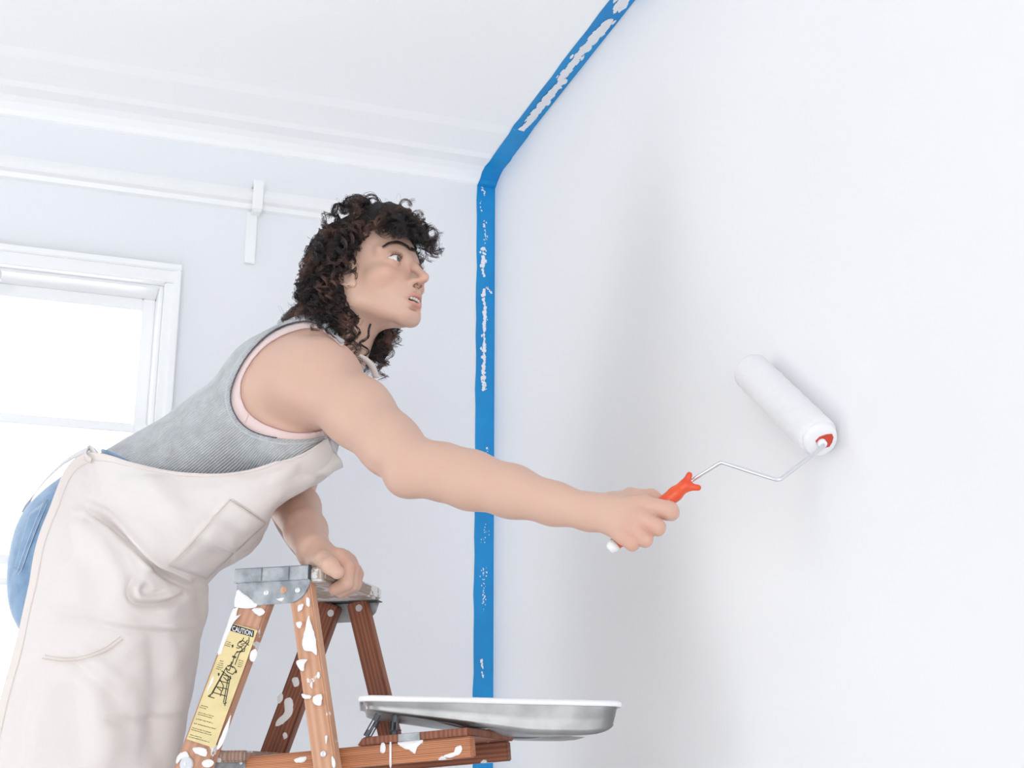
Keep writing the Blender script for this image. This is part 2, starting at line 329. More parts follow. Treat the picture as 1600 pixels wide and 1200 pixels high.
# steps
def u_front(z, far=False): k = (.079/.2405); return .027+(z-1.648)*k
for i, z in enumerate((1.425, 1.145, .865, .585, .305)):
    uc = u_front(z)+.018; sv = SP*(1.68-z); bm = bmesh.new(); bx(bm, uc-.052, uc+.052, .024-sv, .229+sv, -.009, .009)
    M = Matrix.Translation((0, 0, z-.009)); lobj('step', bm, m_woodS, .003, M)
    bm = bmesh.new(); bx(bm, uc-.05, uc-.044, .03-sv, .222+sv, -.0235, -.0095); lobj('step_rod', bm, m_bolt, .001, M)
# rear horizontals
for z in (1.15, .72, .30):
    u = .117+(1.65-z)*.2295; sv = SP*(1.68-z); bm = bmesh.new(); bx(bm, -.009, .009, -.017, .017, 0, .204+2*sv)
    lobj('rear_rail', bm, m_woodD, .002, Matrix.Translation((u, .024-sv, z)) @ Matrix.Rotation(-math.pi/2, 4, 'X'))
# steel spreaders
for vv, sg in ((-.012, -1), (.266, 1)):
    stick('spreader', (-.34, vv+sg*.043, .62), (.36, vv+sg*.043, .62), .018, .003, m_galv, .0005)
# fold-out shelf: two side beams and a cross board (tilted a little upwards)
bA = lhit(352, 1186, .03); bB = lhit(738, 1150, .03); sdir = Vector((bB.x-bA.x, 0, bB.z-bA.z)).normalized(); sn = Vector((-sdir.z, 0, sdir.x))
def beam(v, uend, m):
    e = bB+sdir*uend; A = Vector((bA.x-.02*sdir.x, v, bA.z-.02*sdir.z))-sn*.0155; B = Vector((e.x, v, e.z))-sn*.0155
    return stick('shelf_beam', A, B, .031, .019, m, .0018)[0]
sb = beam(.0325, 0, m_woodC); beam(.222, -.006, m_woodD)
s0 = lhit(557, 1153, .02); q = (Vector((s0.x, 0, s0.z))-Vector((bA.x, 0, bA.z))).dot(sdir); S0 = Vector((bA.x, 0, bA.z))+sdir*q; Ls = (Vector((bB.x, 0, bB.z))-S0).length
M = Matrix((sdir, (0, 1, 0), sn)).transposed().to_4x4(); M.translation = S0
bm = bmesh.new(); vs = bx(bm, 0, Ls-.002, .020, .236, .0006, .0125)
for w_ in vs:
    if w_.co.x < .001 and w_.co.z > .005: w_.co.x += .010
lobj('shelf_board', bm, m_woodD, .0015, M, label='red-brown cross board of the shelf')
bm = bmesh.new(); bx(bm, .07, .105, .018, .0203, .001, .0118); lobj('paint_patch', bm, m_galv, .0003, M)
# metal plate at the beam's root
bm = bmesh.new(); bmesh.ops.create_cone(bm, cap_ends=True, segments=24, radius1=.018, radius2=.018, depth=.002)
for w_ in bm.verts:
    if w_.co.x < 0: w_.co.x -= .03
bmesh.ops.transform(bm, matrix=Matrix.Translation(lhit(368, 1197, .0215)) @ Matrix.Rotation(.25, 4, 'Y') @ Matrix.Rotation(math.pi/2, 4, 'X'), verts=bm.verts)
pl = lobj('pivot_plate', bm, m_galv, .0004); dome('rivet', 376, 1192, .020, .003, m_bolt, pl, s=0)
# large dried paint blotches, each measured on its rail
def blot(pts, v, s=SP, parent=None, m=None):
    """irregular flat drip through measured points (ladder side plane)"""
    P3 = [lhit(x, y, v, s) for x, y in pts]; n = len(P3); rnd = random.Random(int(pts[0][0]*7+pts[0][1])); Q = []
    for i in range(n):
        a, b, c, d = P3[i-1], P3[i], P3[(i+1) % n], P3[(i+2) % n]
        for k in range(4):
            t = k/4; Q.append(.5*((2*b)+(c-a)*t+(2*a-5*b+4*c-d)*t*t+(3*b-a-3*c+d)*t**3)+Vector((rnd.gauss(0, .0003), 0, rnd.gauss(0, .0003))))
    c = sum(Q, Vector())/len(Q); V = [c+Vector((0, -.0016, 0))]+[c+(q_-c)*.86+Vector((0, -.0014, 0)) for q_ in Q]+Q; n = len(Q); fc = []
    for i in range(n): j = (i+1) % n; fc += [(0, 1+i, 1+j), (1+i, 1+n+i, 1+n+j, 1+j)]
    return V, fc
def blots(name, lst, v, s, label):
    V = []; Fc = []
    for p_ in lst:
        a, b = blot(p_, v, s); o_ = len(V); V += a; Fc += [tuple(i+o_ for i in f_) for f_ in b]
    o = link(name, mesh(name, V, Fc), m_drip, lad, True); o['kind'] = 'stuff'; o['label'] = label
blots('paint_drip', [[(482, 962), (486, 975), (492, 992), (495, 1022), (487, 1018), (476, 1016), (472, 1005), (476, 985)],
    [(466, 946), (474, 944), (472, 952), (466, 956)], [(479, 934), (484, 936), (484, 948), (479, 946)], [(463, 972), (472, 972), (470, 981), (464, 980)],
    [(463, 1033), (480, 1030), (476, 1038), (474, 1048), (468, 1046)], [(496, 1050), (500, 1052), (499, 1060), (495, 1058)],
    [(472, 1084), (486, 1087), (484, 1092), (474, 1091)], [(490, 1088), (502, 1085), (503, 1098), (498, 1103), (489, 1098)], [(508, 1150), (511, 1150), (511, 1160), (509, 1162)],
    [(518, 1182), (523, 1186), (524, 1199), (519, 1198)], [(484, 1070), (488, 1066), (488, 1076)]], .0, SP, 'dried white paint on the near rear rail')
blots('paint_drip', [[(364, 952), (372, 950), (369, 962), (376, 960), (366, 972), (360, 985), (352, 1004), (345, 1022), (340, 1020), (350, 990), (358, 965)],
    [(394, 952), (408, 950), (414, 956), (406, 963), (398, 958)], [(392, 1018), (400, 1014), (402, 1024), (396, 1034), (390, 1030)], [(357, 1124), (361, 1118), (357, 1140), (346, 1166), (338, 1170), (346, 1150)],
    [(302, 1168), (322, 1170), (322, 1182), (312, 1180), (304, 1176)], [(280, 1178), (290, 1174), (296, 1184), (284, 1186), (276, 1194), (276, 1185)], [(316, 1190), (328, 1186), (334, 1192), (328, 1199), (318, 1198)],
    [(330, 1062), (334, 1058), (332, 1068), (322, 1084)]], .0, SP, 'dried white paint on the near front rail')
blots('paint_drip', [[(445, 1092), (456, 1088), (460, 1100), (458, 1116), (450, 1126), (440, 1134), (430, 1136), (432, 1126), (442, 1118), (446, 1106)],
    [(442, 1146), (448, 1144), (450, 1152), (444, 1156)], [(456, 1060), (466, 1058), (468, 1070), (460, 1074)], [(433, 1090), (440, 1082), (443, 1092), (436, 1100)]], .229, -SP, 'dried white paint on the far front rail')
blots('paint_drip', [[(622, 1160), (660, 1156), (652, 1168), (648, 1178), (640, 1172), (632, 1170)], [(595, 1162), (601, 1160), (602, 1174), (595, 1176)], [(609, 1158), (611, 1157), (612, 1196), (609, 1197)],
    [(712, 1168), (720, 1165), (722, 1172), (716, 1180), (700, 1184), (694, 1180), (708, 1178)], [(460, 1186), (478, 1182), (476, 1190), (464, 1192)]], .0222, 0, 'dried white paint on the shelf beam')
blots('paint_drip', [[(372, 922), (384, 930), (396, 940), (402, 945), (396, 950), (372, 950), (366, 945), (368, 930)], [(390, 902), (396, 900), (397, 908), (391, 910)], [(402, 890), (406, 889), (406, 899), (402, 898)],
    [(432, 936), (444, 934), (440, 940)], [(470, 900), (472, 884), (473, 899)]], -.0026, 0, 'dried white paint on the near bracket')
# caution label on the near front rail; strokes measured on the label, then laid on its plane
m_lab = mat('label_paper', lin(222, 204, 150), .5, noise=(35, lin(206, 190, 140), .45, .75)); m_ink = mat('label_ink', lin(52, 46, 34), .6); m_hdr = mat('label_header', lin(40, 36, 30), .5)
def LZ(x, y, d=0): q = lhit(270+x/5, 960+y/5, .0012, SP); return Vector((q.x, q.y-.0010-d, q.z))
def sheet(name, pts, m, parent, d, t=.0004):
    a = [LZ(x, y, d+t) for x, y in pts]; b = [LZ(x, y, d) for x, y in pts]; n = len(pts)
    return link(name, mesh(name, a+b, [tuple(range(n))]+[(i, i+n, (i+1) % n+n, (i+1) % n) for i in range(n)]), m, parent)
lb = sheet('caution_label', [(470, 72), (665, 125), (560, 420), (450, 715), (330, 1045), (110, 975), (235, 640), (350, 340)], m_lab, lad, 0)
lb['label'] = 'yellowed caution sticker with a line drawing on the rail'
sheet('header', [(462, 74), (640, 128), (632, 180), (454, 128)], m_hdr, lb, .0005)
fc_ = bpy.data.curves.new('caution', 'FONT'); fc_.body = 'CAUTION'; fc_.size = 1; fc_.extrude = 0; fc_.offset = .012
to = bpy.data.objects.new('lettering', fc_); C.objects.link(to); bpy.context.view_layer.update()
tm = bpy.data.meshes.new_from_object(to.evaluated_get(bpy.context.evaluated_depsgraph_get())); C.objects.unlink(to); bpy.data.objects.remove(to)
cs = [v_.co.copy() for v_ in tm.vertices]; x0, x1 = min(c.x for c in cs), max(c.x for c in cs); y0, y1 = min(c.y for c in cs), max(c.y for c in cs)
for v_, c in zip(tm.vertices, cs):
    a = (c.x-x0)/(x1-x0); b = (c.y-y0)/(y1-y0); v_.co = LZ(472+156*a+(-4)*(1-b), 126+44*a-40*b+2, .0011)
tl = link('lettering', tm, m_paintw, lb); tl.name = 'lettering'
def strokes(lst, w):
    V = []; Fc = []
    for ln in lst:
        for (xa, ya), (xb, yb) in zip(ln[:-1], ln[1:]):
            dx, dy = xb-xa, yb-ya; L_ = math.hypot(dx, dy) or 1; nx, ny = -dy/L_*w/2, dx/L_*w/2; k = len(V)
            V += [LZ(xa+nx, ya+ny, .0008), LZ(xa-nx, ya-ny, .0008), LZ(xb-nx, yb-ny, .0008), LZ(xb+nx, yb+ny, .0008)]; Fc.append((k, k+1, k+2, k+3))
    return V, Fc
ln = [[(600, 178), (598, 215), (565, 262), (540, 285), (500, 300), (490, 315), (468, 385), (432, 410)], [(560, 182), (540, 215), (515, 225), (510, 245), (540, 255), (548, 285), (525, 300), (490, 395)],
      [(520, 215), (550, 205), (590, 235), (600, 245)], [(535, 235), (570, 228), (588, 200)], [(500, 260), (520, 265), (560, 240)], [(570, 245), (562, 290), (500, 292)], [(470, 325), (500, 335)], [(468, 332), (498, 342)],
      [(462, 370), (460, 400), (475, 420)], [(430, 400), (480, 410), (500, 440), (470, 470), (430, 450), (420, 420), (445, 440), (460, 400)], [(425, 410), (295, 640)], [(405, 450), (310, 625)], [(455, 480), (410, 715)], [(440, 480), (400, 690)],
      [(395, 470), (450, 490)], [(370, 520), (445, 540)], [(345, 565), (435, 585)], [(320, 610), (425, 640)], [(385, 440), (460, 500), (430, 520), (400, 490)], [(300, 625), (280, 640), (330, 655)], [(400, 700), (425, 690)], [(375, 510), (400, 560), (390, 600)], [(350, 570), (385, 600), (375, 640)]]
v_, f_ = strokes(ln, 6.5); link('line_drawing', mesh('line_drawing', v_, f_), m_ink, lb)
rnd = random.Random(4); tx = []
def textrow(x, y, L_, n):
    for i in range(n):
        a = x+L_*i/n; k = .27*(a-x); l = L_/n*rnd.uniform(.4, .9); tx.append([(a, y+k+rnd.uniform(-2, 2)), (a+l, y+k+l*.27+rnd.uniform(-2, 2))])
for x, y, L_, n in [(422, 212, 40, 4), (415, 226, 45, 4), (408, 240, 45, 5), (372, 362, 30, 3), (362, 378, 42, 4), (355, 393, 45, 5), (350, 408, 45, 5), (342, 424, 40, 4), (520, 358, 38, 4), (518, 374, 36, 4), (514, 390, 36, 4), (512, 405, 30, 3),
                    (225, 710, 60, 7), (215, 725, 50, 6), (205, 765, 120, 12), (200, 780, 110, 12), (185, 815, 140, 10), (170, 850, 180, 12), (155, 885, 150, 18), (150, 900, 160, 18), (140, 940, 90, 10), (132, 956, 160, 18)]: textrow(x, y, L_, n)
v_, f_ = strokes(tx, 5); fp = link('fine_print', mesh('fine_print', v_, f_), m_ink, lb); fp['kind'] = 'stuff'
for px_ in ((470, 250), (497, 450), (362, 470)):
    x, y = px_; sheet('marker', [(x-7, y-10), (x+6, y-14), (x+8, y+2), (x-2, y+14)], m_ink, lb, .0006, .0003)
# ================================================================ PAINT TRAY
m_tray = mat('tray_metal', (.37, .37, .365, 1), .42, .85, noise=(14, (.24, .24, .24, 1), .42, .68), bump=(25, .25))
TA = P(562, 1086, 2.185); TB = P(974, 1095, 2.225); TL = (TB-TA).length
tray = root('paint_tray', 'metal paint roller tray with white painted rim resting on the ladder shelf', 'tray')
tx_ = (TB-TA).normalized(); ty_ = Vector((0, 0, 1)).cross(tx_).normalized(); tz_ = tx_.cross(ty_)
TM = Matrix((tx_, ty_, tz_)).transposed().to_4x4(); TM.translation = TA; tray.matrix_world = TM
TWD = .27
def rr(x0, x1, y0, y1, r, n=7):
    out = []
    for cx, cy, a0 in ((x1-r, y0+r, -90), (x1-r, y1-r, 0), (x0+r, y1-r, 90), (x0+r, y0+r, 180)):
        for k in range(n+1): g = math.radians(a0+90*k/n); out.append((cx+r*math.cos(g), cy+r*math.sin(g)))
    return out
def zb(x):       # depth of the tray bottom below the rim, by distance from the shallow end
    X = [0, .02, .035, .18, .25, .275, TL-.06, TL-.03, TL-.012, TL]; Z = [-.022, -.024, -.026, -.042, -.0505, -.0525, -.0525, -.0515, -.047, -.042]
    return float(np.interp(x, X, Z))
def ringmesh(rings, close=None):
    V = []; Fc = []; n = len(rings[0])
    for r_ in rings: V += r_
    for i in range(len(rings)-1):
        for k in range(n): Fc.append((i*n+k, i*n+(k+1) % n, (i+1)*n+(k+1) % n, (i+1)*n+k))
    return V, Fc
def expand(ring, ns=10):      # add points along the straight runs
    out = []; n = len(ring)
    for i in range(n):
        a, b = ring[i], ring[(i+1) % n]; d = math.hypot(a[0]-b[0], a[1]-b[1]); k = max(1, int(d/.02))
        for j in range(k): out.append((a[0]+(b[0]-a[0])*j/k, a[1]+(b[1]-a[1])*j/k))
    return out
base = expand(rr(0, TL, 0, TWD, .025)); cxm, cym = TL/2, TWD/2
def inset(d, z):
    o = []
    for x, y in base: o.append((cxm+(x-cxm)*(1-d/cxm), cym+(y-cym)*(1-d/cym), z(x) if callable(z) else z))
    return o
rings = [inset(.005, -.003), inset(.006, -.009), inset(.0085, lambda x: zb(x)*.5), inset(.0115, lambda x: zb(x)*.80), inset(.0108, lambda x: zb(x)*.84), inset(.0128, lambda x: zb(x)*.91), inset(.017, lambda x: zb(x)*.985), inset(.025, lambda x: zb(x)), inset(.05, lambda x: zb(x)), inset(.10, lambda x: zb(x))]
V, Fc = ringmesh(rings); n = len(base); Fc.append(tuple(range((len(rings)-1)*n, len(rings)*n)))
o = link('pan', mesh('pan', V, Fc), m_tray, tray, True); sm = o.modifiers.new('s', 'SOLIDIFY'); sm.thickness = .0012; sm.offset = 0
V, Fc = ringmesh([inset(.008, -.004), inset(.007, -.001), inset(.002, .0005), inset(-.001, -.001), inset(-.002, -.005), inset(-.001, -.0085), inset(.001, -.0088), inset(.003, -.0035), inset(.008, -.004)])
link('rim', mesh('rim', V, Fc), m_paintw, tray, True)['label'] = 'rolled rim covered in white paint'
bm = bmesh.new(); vs_ = [bm.verts.new((x, y, -.045)) for x, y, z in inset(.0145, 0) if True]
for w_ in vs_: w_.co.x = max(w_.co.x, .17)
bmesh.ops.remove_doubles(bm, verts=bm.verts, dist=.0005); bm.faces.new([w_ for w_ in bm.verts]); o = frombm('paint', bm, m_paintw, tray)
for yy in (.03, TWD-.05):
    for xa, xb in ((.030, .012), (.056, .055)):
        z1 = -.060 if True else 0
        M, L_ = axis_frame((xa, yy, -.026), (xb, yy, z1)); bm = bmesh.new(); bx(bm, -.0045, -.0022, -.001, .001, 0, L_); bx(bm, .0022, .0045, -.001, .001, 0, L_); bx(bm, -.0045, .0045, -.001, .001, 0, .012); bx(bm, -.0045, .0045, -.001, .001, L_*.72, L_)
        o = frombm('leg', bm, m_dark, tray, bevel=.0003); o.matrix_local = M
tube('leg_wire', [(.048, .024, -.051), (.066, .022, -.050)], .0008, m_dark, tray, 6)
# ================================================================ SIGNED-DISTANCE MODELLING
def A3(v): return np.array([v[0], v[1], v[2]], dtype=np.float64)
def smin(a, b, k):
    if k <= 0: return np.minimum(a, b)
    h = np.clip(k-np.abs(a-b), 0, None)/k; return np.minimum(a, b)-h*h*k*.25
def smax(a, b, k): return -smin(-a, -b, k)
def rcone(p, a, b, ra, rb):
    ab = b-a; t = np.clip(((p-a)@ab)/(ab@ab), 0, 1); q = p-a-t[..., None]*ab
    return np.sqrt((q*q).sum(-1))-(ra+(rb-ra)*t)
def ellip(p, c, r, R=None):
    q = p-c
    if R is not None: q = q@R            # columns of R are the ellipsoid's axes
    k0 = np.sqrt(((q/r)**2).sum(-1)); k1 = np.sqrt(((q/(r*r))**2).sum(-1)); return k0*(k0-1)/np.maximum(k1, 1e-9)
class Field:
    """ordered list of primitives: kind, data, blend, op; culled per block"""
    def __init__(s, frame=None): s.L = []; s.frame = frame       # frame = (origin, R columns local axes, scale)
    def rc(s, a, b, ra, rb, k=.02, op='u'): s.L.append(('c', (A3(a), A3(b), ra, rb), k, op)); return s
    def el(s, c, r, k=.02, op='u', R=None): s.L.append(('e', (A3(c), np.array(r, float), R), k, op)); return s
    def fn(s, f, k=.0, op='i'): s.L.append(('f', f, k, op)); return s
    def chain(s, pts, rad, k=.02):
        for i in range(len(pts)-1): s.rc(pts[i], pts[i+1], rad[i], rad[i+1], k)
        return s
    def local(s, p):
        if s.frame is None: return p, 1.0
        o, R, sc = s.frame; return ((p-o)@R)/sc, sc
    def apply(s, D, pts, cen=None, brad=None):
        p, sc = s.local(pts)
        for kind, d, k, op in s.L:
            sel = slice(None)
            if cen is not None and kind != 'f' and s.frame is None:
                if kind == 'c': mid = (d[0]+d[1])/2; R_ = np.linalg.norm(d[1]-d[0])/2+max(d[2], d[3])
                else: mid = d[0]; R_ = d[1].max()
                sel = np.where(np.linalg.norm(cen-mid, axis=1) < R_+brad+k*2.2+.03)[0]
                if len(sel) == 0: continue
            q = p[sel]
            if kind == 'c': v = rcone(q, *d)
            elif kind == 'e': v = ellip(q, *d)
            else: v = d(q)
            v = v*sc; kk = k*sc; C0 = D[sel]
            if op == 'u': D[sel] = smin(C0, v, kk)
            elif op == 's': D[sel] = smax(C0, -v, kk)
            else: D[sel] = smax(C0, v, kk)
        return D
def evalf(fields, pts, cen=None, brad=None, post=None):
    D = np.full(pts.shape[:-1], 1.0)
    for f in fields: f.apply(D, pts, cen, brad)
    if post is not None: D = post(D, pts)
    return D
def axis_coords(lo, hi, coarse, fine_ranges, fine):
    out = [lo]
    while out[-1] < hi:
        x = out[-1]; s_ = coarse
        for a, b in fine_ranges:
            if a-coarse <= x <= b: s_ = fine; break
        out.append(x+s_)
    n = (len(out)-1) % 8
    for _ in range((8-n) % 8): out.append(out[-1]+coarse)
    return np.array(out)
def nets(sdf, xs, ys, zs, margin=1.25):
    """naive surface nets on a sparse, rectilinear grid; returns vertices and quads of one watertight mesh"""
    nx, ny, nz = len(xs)-1, len(ys)-1, len(zs)-1; B = 8
    bi = [np.arange(0, n, B) for n in (nx, ny, nz)]
    G = np.stack(np.meshgrid(*bi, indexing='ij'), -1).reshape(-1, 3)
    lo = np.stack([xs[G[:, 0]], ys[G[:, 1]], zs[G[:, 2]]], -1); hi = np.stack([xs[G[:, 0]+B], ys[G[:, 1]+B], zs[G[:, 2]+B]], -1)
    cen = (lo+hi)/2; br = np.linalg.norm(hi-lo, axis=1)/2
    d = sdf(cen[:, None, :], cen, br.max())[:, 0]
    G = G[np.abs(d) < br*margin+.012]; nb = len(G)
    o = np.arange(B+1); O = np.stack(np.meshgrid(o, o, o, indexing='ij'), -1).reshape(-1, 3)
    I = G[:, None, :]+O[None]
    pts = np.stack([xs[I[..., 0]], ys[I[..., 1]], zs[I[..., 2]]], -1)
    cen = pts.mean(1); brm = np.linalg.norm(pts[:, -1]-pts[:, 0], axis=1).max()/2
    D = sdf(pts, cen, brm).reshape(nb, B+1, B+1, B+1); Pt = pts.reshape(nb, B+1, B+1, B+1, 3)
    S = D < 0; acc = np.zeros((nb, B, B, B, 3)); cnt = np.zeros((nb, B, B, B))
    c8 = [(i, j, k) for i in (0, 1) for j in (0, 1) for k in (0, 1)]
    def sl(c): return (slice(None), slice(c[0], c[0]+B), slice(c[1], c[1]+B), slice(c[2], c[2]+B))
    for a in c8:
        for ax in range(3):
            if a[ax]: continue
            b = list(a); b[ax] = 1; da, db = D[sl(a)], D[sl(b)]; m = (da < 0) != (db < 0)
            t = np.where(m, da/np.where(m, da-db, 1), 0)[..., None]; pa, pb = Pt[sl(a)], Pt[sl(b)]
            acc += np.where(m[..., None], pa+(pb-pa)*t, 0); cnt += m
    act = cnt > 0; w = np.argwhere(act); V = acc[act]/cnt[act][:, None]
    gi = G[w[:, 0]]+w[:, 1:]; key = (gi[:, 0].astype(np.int64)*(ny+2)+gi[:, 1])*(nz+2)+gi[:, 2]
    order = np.argsort(key); ks = key[order]; V = V[order]
    def find(q):
        kq = (q[:, 0].astype(np.int64)*(ny+2)+q[:, 1])*(nz+2)+q[:, 2]; i = np.clip(np.searchsorted(ks, kq), 0, len(ks)-1); return np.where(ks[i] == kq, i, -1)
    quads = []
    S0 = S[sl((0, 0, 0))]
    for ax in range(3):
        b = [0, 0, 0]; b[ax] = 1; S1 = S[sl(b)]; e = np.argwhere(S0 != S1)
        if len(e) == 0: continue
        flip = S0[tuple(e.T)]; g = G[e[:, 0]]+e[:, 1:]; u, v = (ax+1) % 3, (ax+2) % 3
        du = np.zeros(3, int); du[u] = 1; dv = np.zeros(3, int); dv[v] = 1
        q = np.stack([find(g-du-dv), find(g-dv), find(g), find(g-du)], 1); ok = (q >= 0).all(1); q = q[ok]; flip = flip[ok]
        q[~flip] = q[~flip][:, ::-1]; quads.append(q)
    return V, np.concatenate(quads)
def nmesh(name, V, Q):
    me = bpy.data.meshes.new(name); me.vertices.add(len(V)); me.vertices.foreach_set('co', V.astype(np.float32).ravel())
    n = Q.shape[1]; me.loops.add(Q.size); me.loops.foreach_set('vertex_index', Q.astype(np.int32).ravel())
    me.polygons.add(len(Q)); me.polygons.foreach_set('loop_start', np.arange(0, Q.size, n, dtype=np.int32)); me.polygons.foreach_set('loop_total', np.full(len(Q), n, dtype=np.int32))
    me.polygons.foreach_set('use_smooth', np.ones(len(Q), dtype=bool)); me.update(calc_edges=True); me.validate(); return me
def relax(V, Q, it=1, lam=.5):
    for _ in range(it):
        S_ = np.zeros_like(V); c = np.zeros(len(V))
        for k in range(4):
            a, b = Q[:, k], Q[:, (k+1) % 4]
            for i in range(3): S_[:, i] += np.bincount(a, V[b, i], len(V))+np.bincount(b, V[a, i], len(V))
            c += np.bincount(a, minlength=len(V))+np.bincount(b, minlength=len(V))
        V = V+lam*(S_/np.maximum(c, 1)[:, None]-V)
    return V
def project(fields, V, it=2, post=None, off=0):
    """pull points onto the surface"""
    e = 4e-4
    for _ in range(it):
        d = evalf(fields, V, post=post)-off; g = np.stack([evalf(fields, V+np.eye(3)[i]*e, post=post)-off-d for i in range(3)], -1)/e
        V = V-g*(d/np.maximum((g*g).sum(-1), .2))[:, None]
    return V
# ================================================================ WOMAN
sk = lambda x, y, Y: A3(P(x, y, Y))
# ---- head frame: x forward, y to her left, z up, in cm
HY, HP, HS = math.radians(33), math.radians(7), .0106
fw = np.array([math.cos(HY)*math.cos(HP), -math.sin(HY)*math.cos(HP), math.sin(HP)]); lf = np.array([math.sin(HY), math.cos(HY), 0]); up = np.cross(fw, lf)
HR = np.stack([fw, lf, up], 1)
ho = sk(622, 403, 2.30) - HR@(np.array([7.9, -3.2, 0])*HS)
def hw(x, y, z): return ho+HR@(np.array([x, y, z])*HS)
head = Field((ho, HR, HS))
head.el((-1.6, 0, 3.0), (8.3, 7.0, 7.9), 0).el((2.4, 0, 2.6), (5.7, 6.1, 5.4), 1.5).el((2.6, 0, -3.4), (5.4, 5.3, 6.3), 2)
for s in (-1, 1):
    head.rc((.2, s*4.7, -5.6), (6.2, s*1.5, -9.0), 1.5, 1.5, 1.8)          # jaw
    head.rc((-.6, s*5.4, -1.5), (.2, s*4.8, -5.6), 1.6, 1.5, 1.5)
    head.el((4.9, s*3.9, -2.5), (2.5, 2.1, 1.8), 1.6)                       # cheek
    head.rc((7.3, s*1.5, 1.55), (5.6, s*5.0, 1.5), .75, .7, 1.3)           # brow
head.el((6.7, 0, -9.2), (1.7, 2.0, 1.45), 1.2)                              # chin
head.el((6.1, 0, -6.0), (2.7, 3.1, 2.9), 1.6)                               # muzzle
for s in (-1, 1): head.el((9.3, s*3.2, -.1), (2.0, 1.9, 1.2), 1.3, 's')
head.rc((7.85, 0, 1.0), (9.05, 0, -1.2), .58, .62, 1.1).rc((9.05, 0, -1.2), (10.75, 0, -3.4), .58, .72, .6)      # nose
head.el((10.1, 0, -3.85), (1.0, .72, .52), .4)
for s in (-1, 1):
    head.el((8.9, s*1.05, -3.95), (.85, .58, .60), .8)
    head.el((9.25, s*.62, -4.75), (.55, .33, .42), .15, 's')
    head.el((6.55, s*3.2, 0), (1.47, 1.50, 1.42), .55)                     # eyelid ball
def eyecut(p):      # almond opening, both eyes
    y = np.abs(p[..., 1])-3.2; z = p[..., 2]+.05; t = np.clip(y/1.45, -1, 1)
    upz = .54*(1-t*t)**.75; loz = -.50*(1-t*t)**.85
    d = np.maximum(np.maximum(z-.05*t-upz, loz-z+.03*t), np.abs(y)-1.43); return np.maximum(d, 6.3-p[..., 0])
def lidfn(p): return eyecut(p)
head.fn(lidfn, .06, 's')
for s in (-1, 1):
    head.rc((7.3, s*4.5, .35), (7.85, s*3.2, .82), .12, .15, .2).rc((7.85, s*3.2, .82), (7.6, s*1.95, .40), .15, .11, .2)   # upper lid edge
# lips, slightly parted
for s in (-1, 1):
    head.rc((7.5, s*2.25, -6.95), (8.7, s*.75, -6.2), .26, .44, .3).rc((8.7, s*.75, -6.2), (8.8, 0, -6.32), .44, .40, .3)
    head.rc((7.5, s*2.2, -7.05), (8.4, s*.8, -7.7), .28, .48, .4).rc((8.4, s*.8, -7.7), (8.45, 0, -7.8), .48, .50, .3)
    head.rc((8.75, s*.38, -4.9), (8.95, s*.45, -5.8), .13, .13, .4)        # philtrum columns
head.el((8.6, 0, -7.02), (2.1, 1.80, .50), .15, 's')
head.el((8.3, 0, -8.6), (.7, 1.3, .22), .6, 's')
for s in (-1, 1):      # ears
    er = []
    for a in np.linspace(-2.2, 2.0, 7): er.append((.0-1.55*math.cos(a)*.9, s*(7.0+.35*math.cos(a)), -1.0+2.6*math.sin(a)))
    head.el((.2, s*6.75, -1.3), (1.35, .55, 2.4), .5)
    for i in range(6): head.rc(er[i], er[i+1], .33, .33, .25)
    head.el((.8, s*6.8, -3.5), (.75, .42, .75), .35)
    head.el((.5, s*7.4, -1.3), (.65, .5, 1.2), .3, 's')
# ---- body
body = Field()
sp_ax = A3(sk(410, 640, 2.45)-sk(130, 820, 2.45)); sp_ax /= np.linalg.norm(sp_ax)         # pelvis to chest
dp = np.array([0, 1.0, 0]); dp = dp-sp_ax*(dp@sp_ax); dp /= np.linalg.norm(dp); nr = np.cross(sp_ax, dp)
TR = np.stack([sp_ax, dp, nr], 1)        # columns: along the trunk, across (away from the camera), front-back
neck0, neck1 = sk(512, 562, 2.40), ho+HR@(np.array([-2.6, 0, -3.0])*HS)
body.el(sk(402, 672, 2.44), (.165, .138, .106), .03, R=TR)                 # ribcage
body.el(sk(458, 606, 2.42), (.095, .148, .078), .05, R=TR)                 # upper chest, shoulder girdle
body.el(sk(308, 736, 2.45), (.14, .123, .090), .06, R=TR)
body.el(sk(217, 778, 2.45), (.12, .128, .088), .06, R=TR)                  # waist
body.el(sk(140, 848, 2.45), (.120, .160, .106), .06, R=TR)                 # pelvis
for Y in (2.36, 2.54): body.el(sk(112, 918, Y), (.096, .088, .100), .05)
for Y, x in ((2.35, 462), (2.50, 475)): body.el(sk(x-10, 706, Y), (.060, .062, .052), .04)
body.rc(neck0, neck1, .058, .053, .03)
body.rc(sk(470, 575, 2.47), sk(500, 545, 2.40), .075, .060, .05)
sR, eR, wR = sk(497, 597, 2.275), sk(646, 727, 2.12), sk(922, 800, 2.01)
body.rc(sk(500, 560, 2.40), sk(497, 592, 2.30), .052, .052, .05)           # trapezius to shoulder
body.el(sR, (.068, .066, .066), .03)
body.rc(sk(430, 600, 2.36), sR, .075, .060, .05)                            # shoulder blade side
body.chain([sR, sk(560, 645, 2.21), sk(610, 695, 2.155), eR], [.060, .056, .0475, .043], .02)
body.chain([eR, sk(690, 737, 2.10), sk(735, 750, 2.085), sk(800, 768, 2.06), sk(865, 787, 2.03), wR], [.0415, .0430, .0440, .0385, .0305, .0265], .015)
body.el(sk(634, 748, 2.115), (.026, .024, .024), .03)
sL, eL, wL = sk(520, 625, 2.57), sk(453, 768, 2.58), sk(491, 862, 2.325)
body.el(sL, (.062, .06, .062), .04)
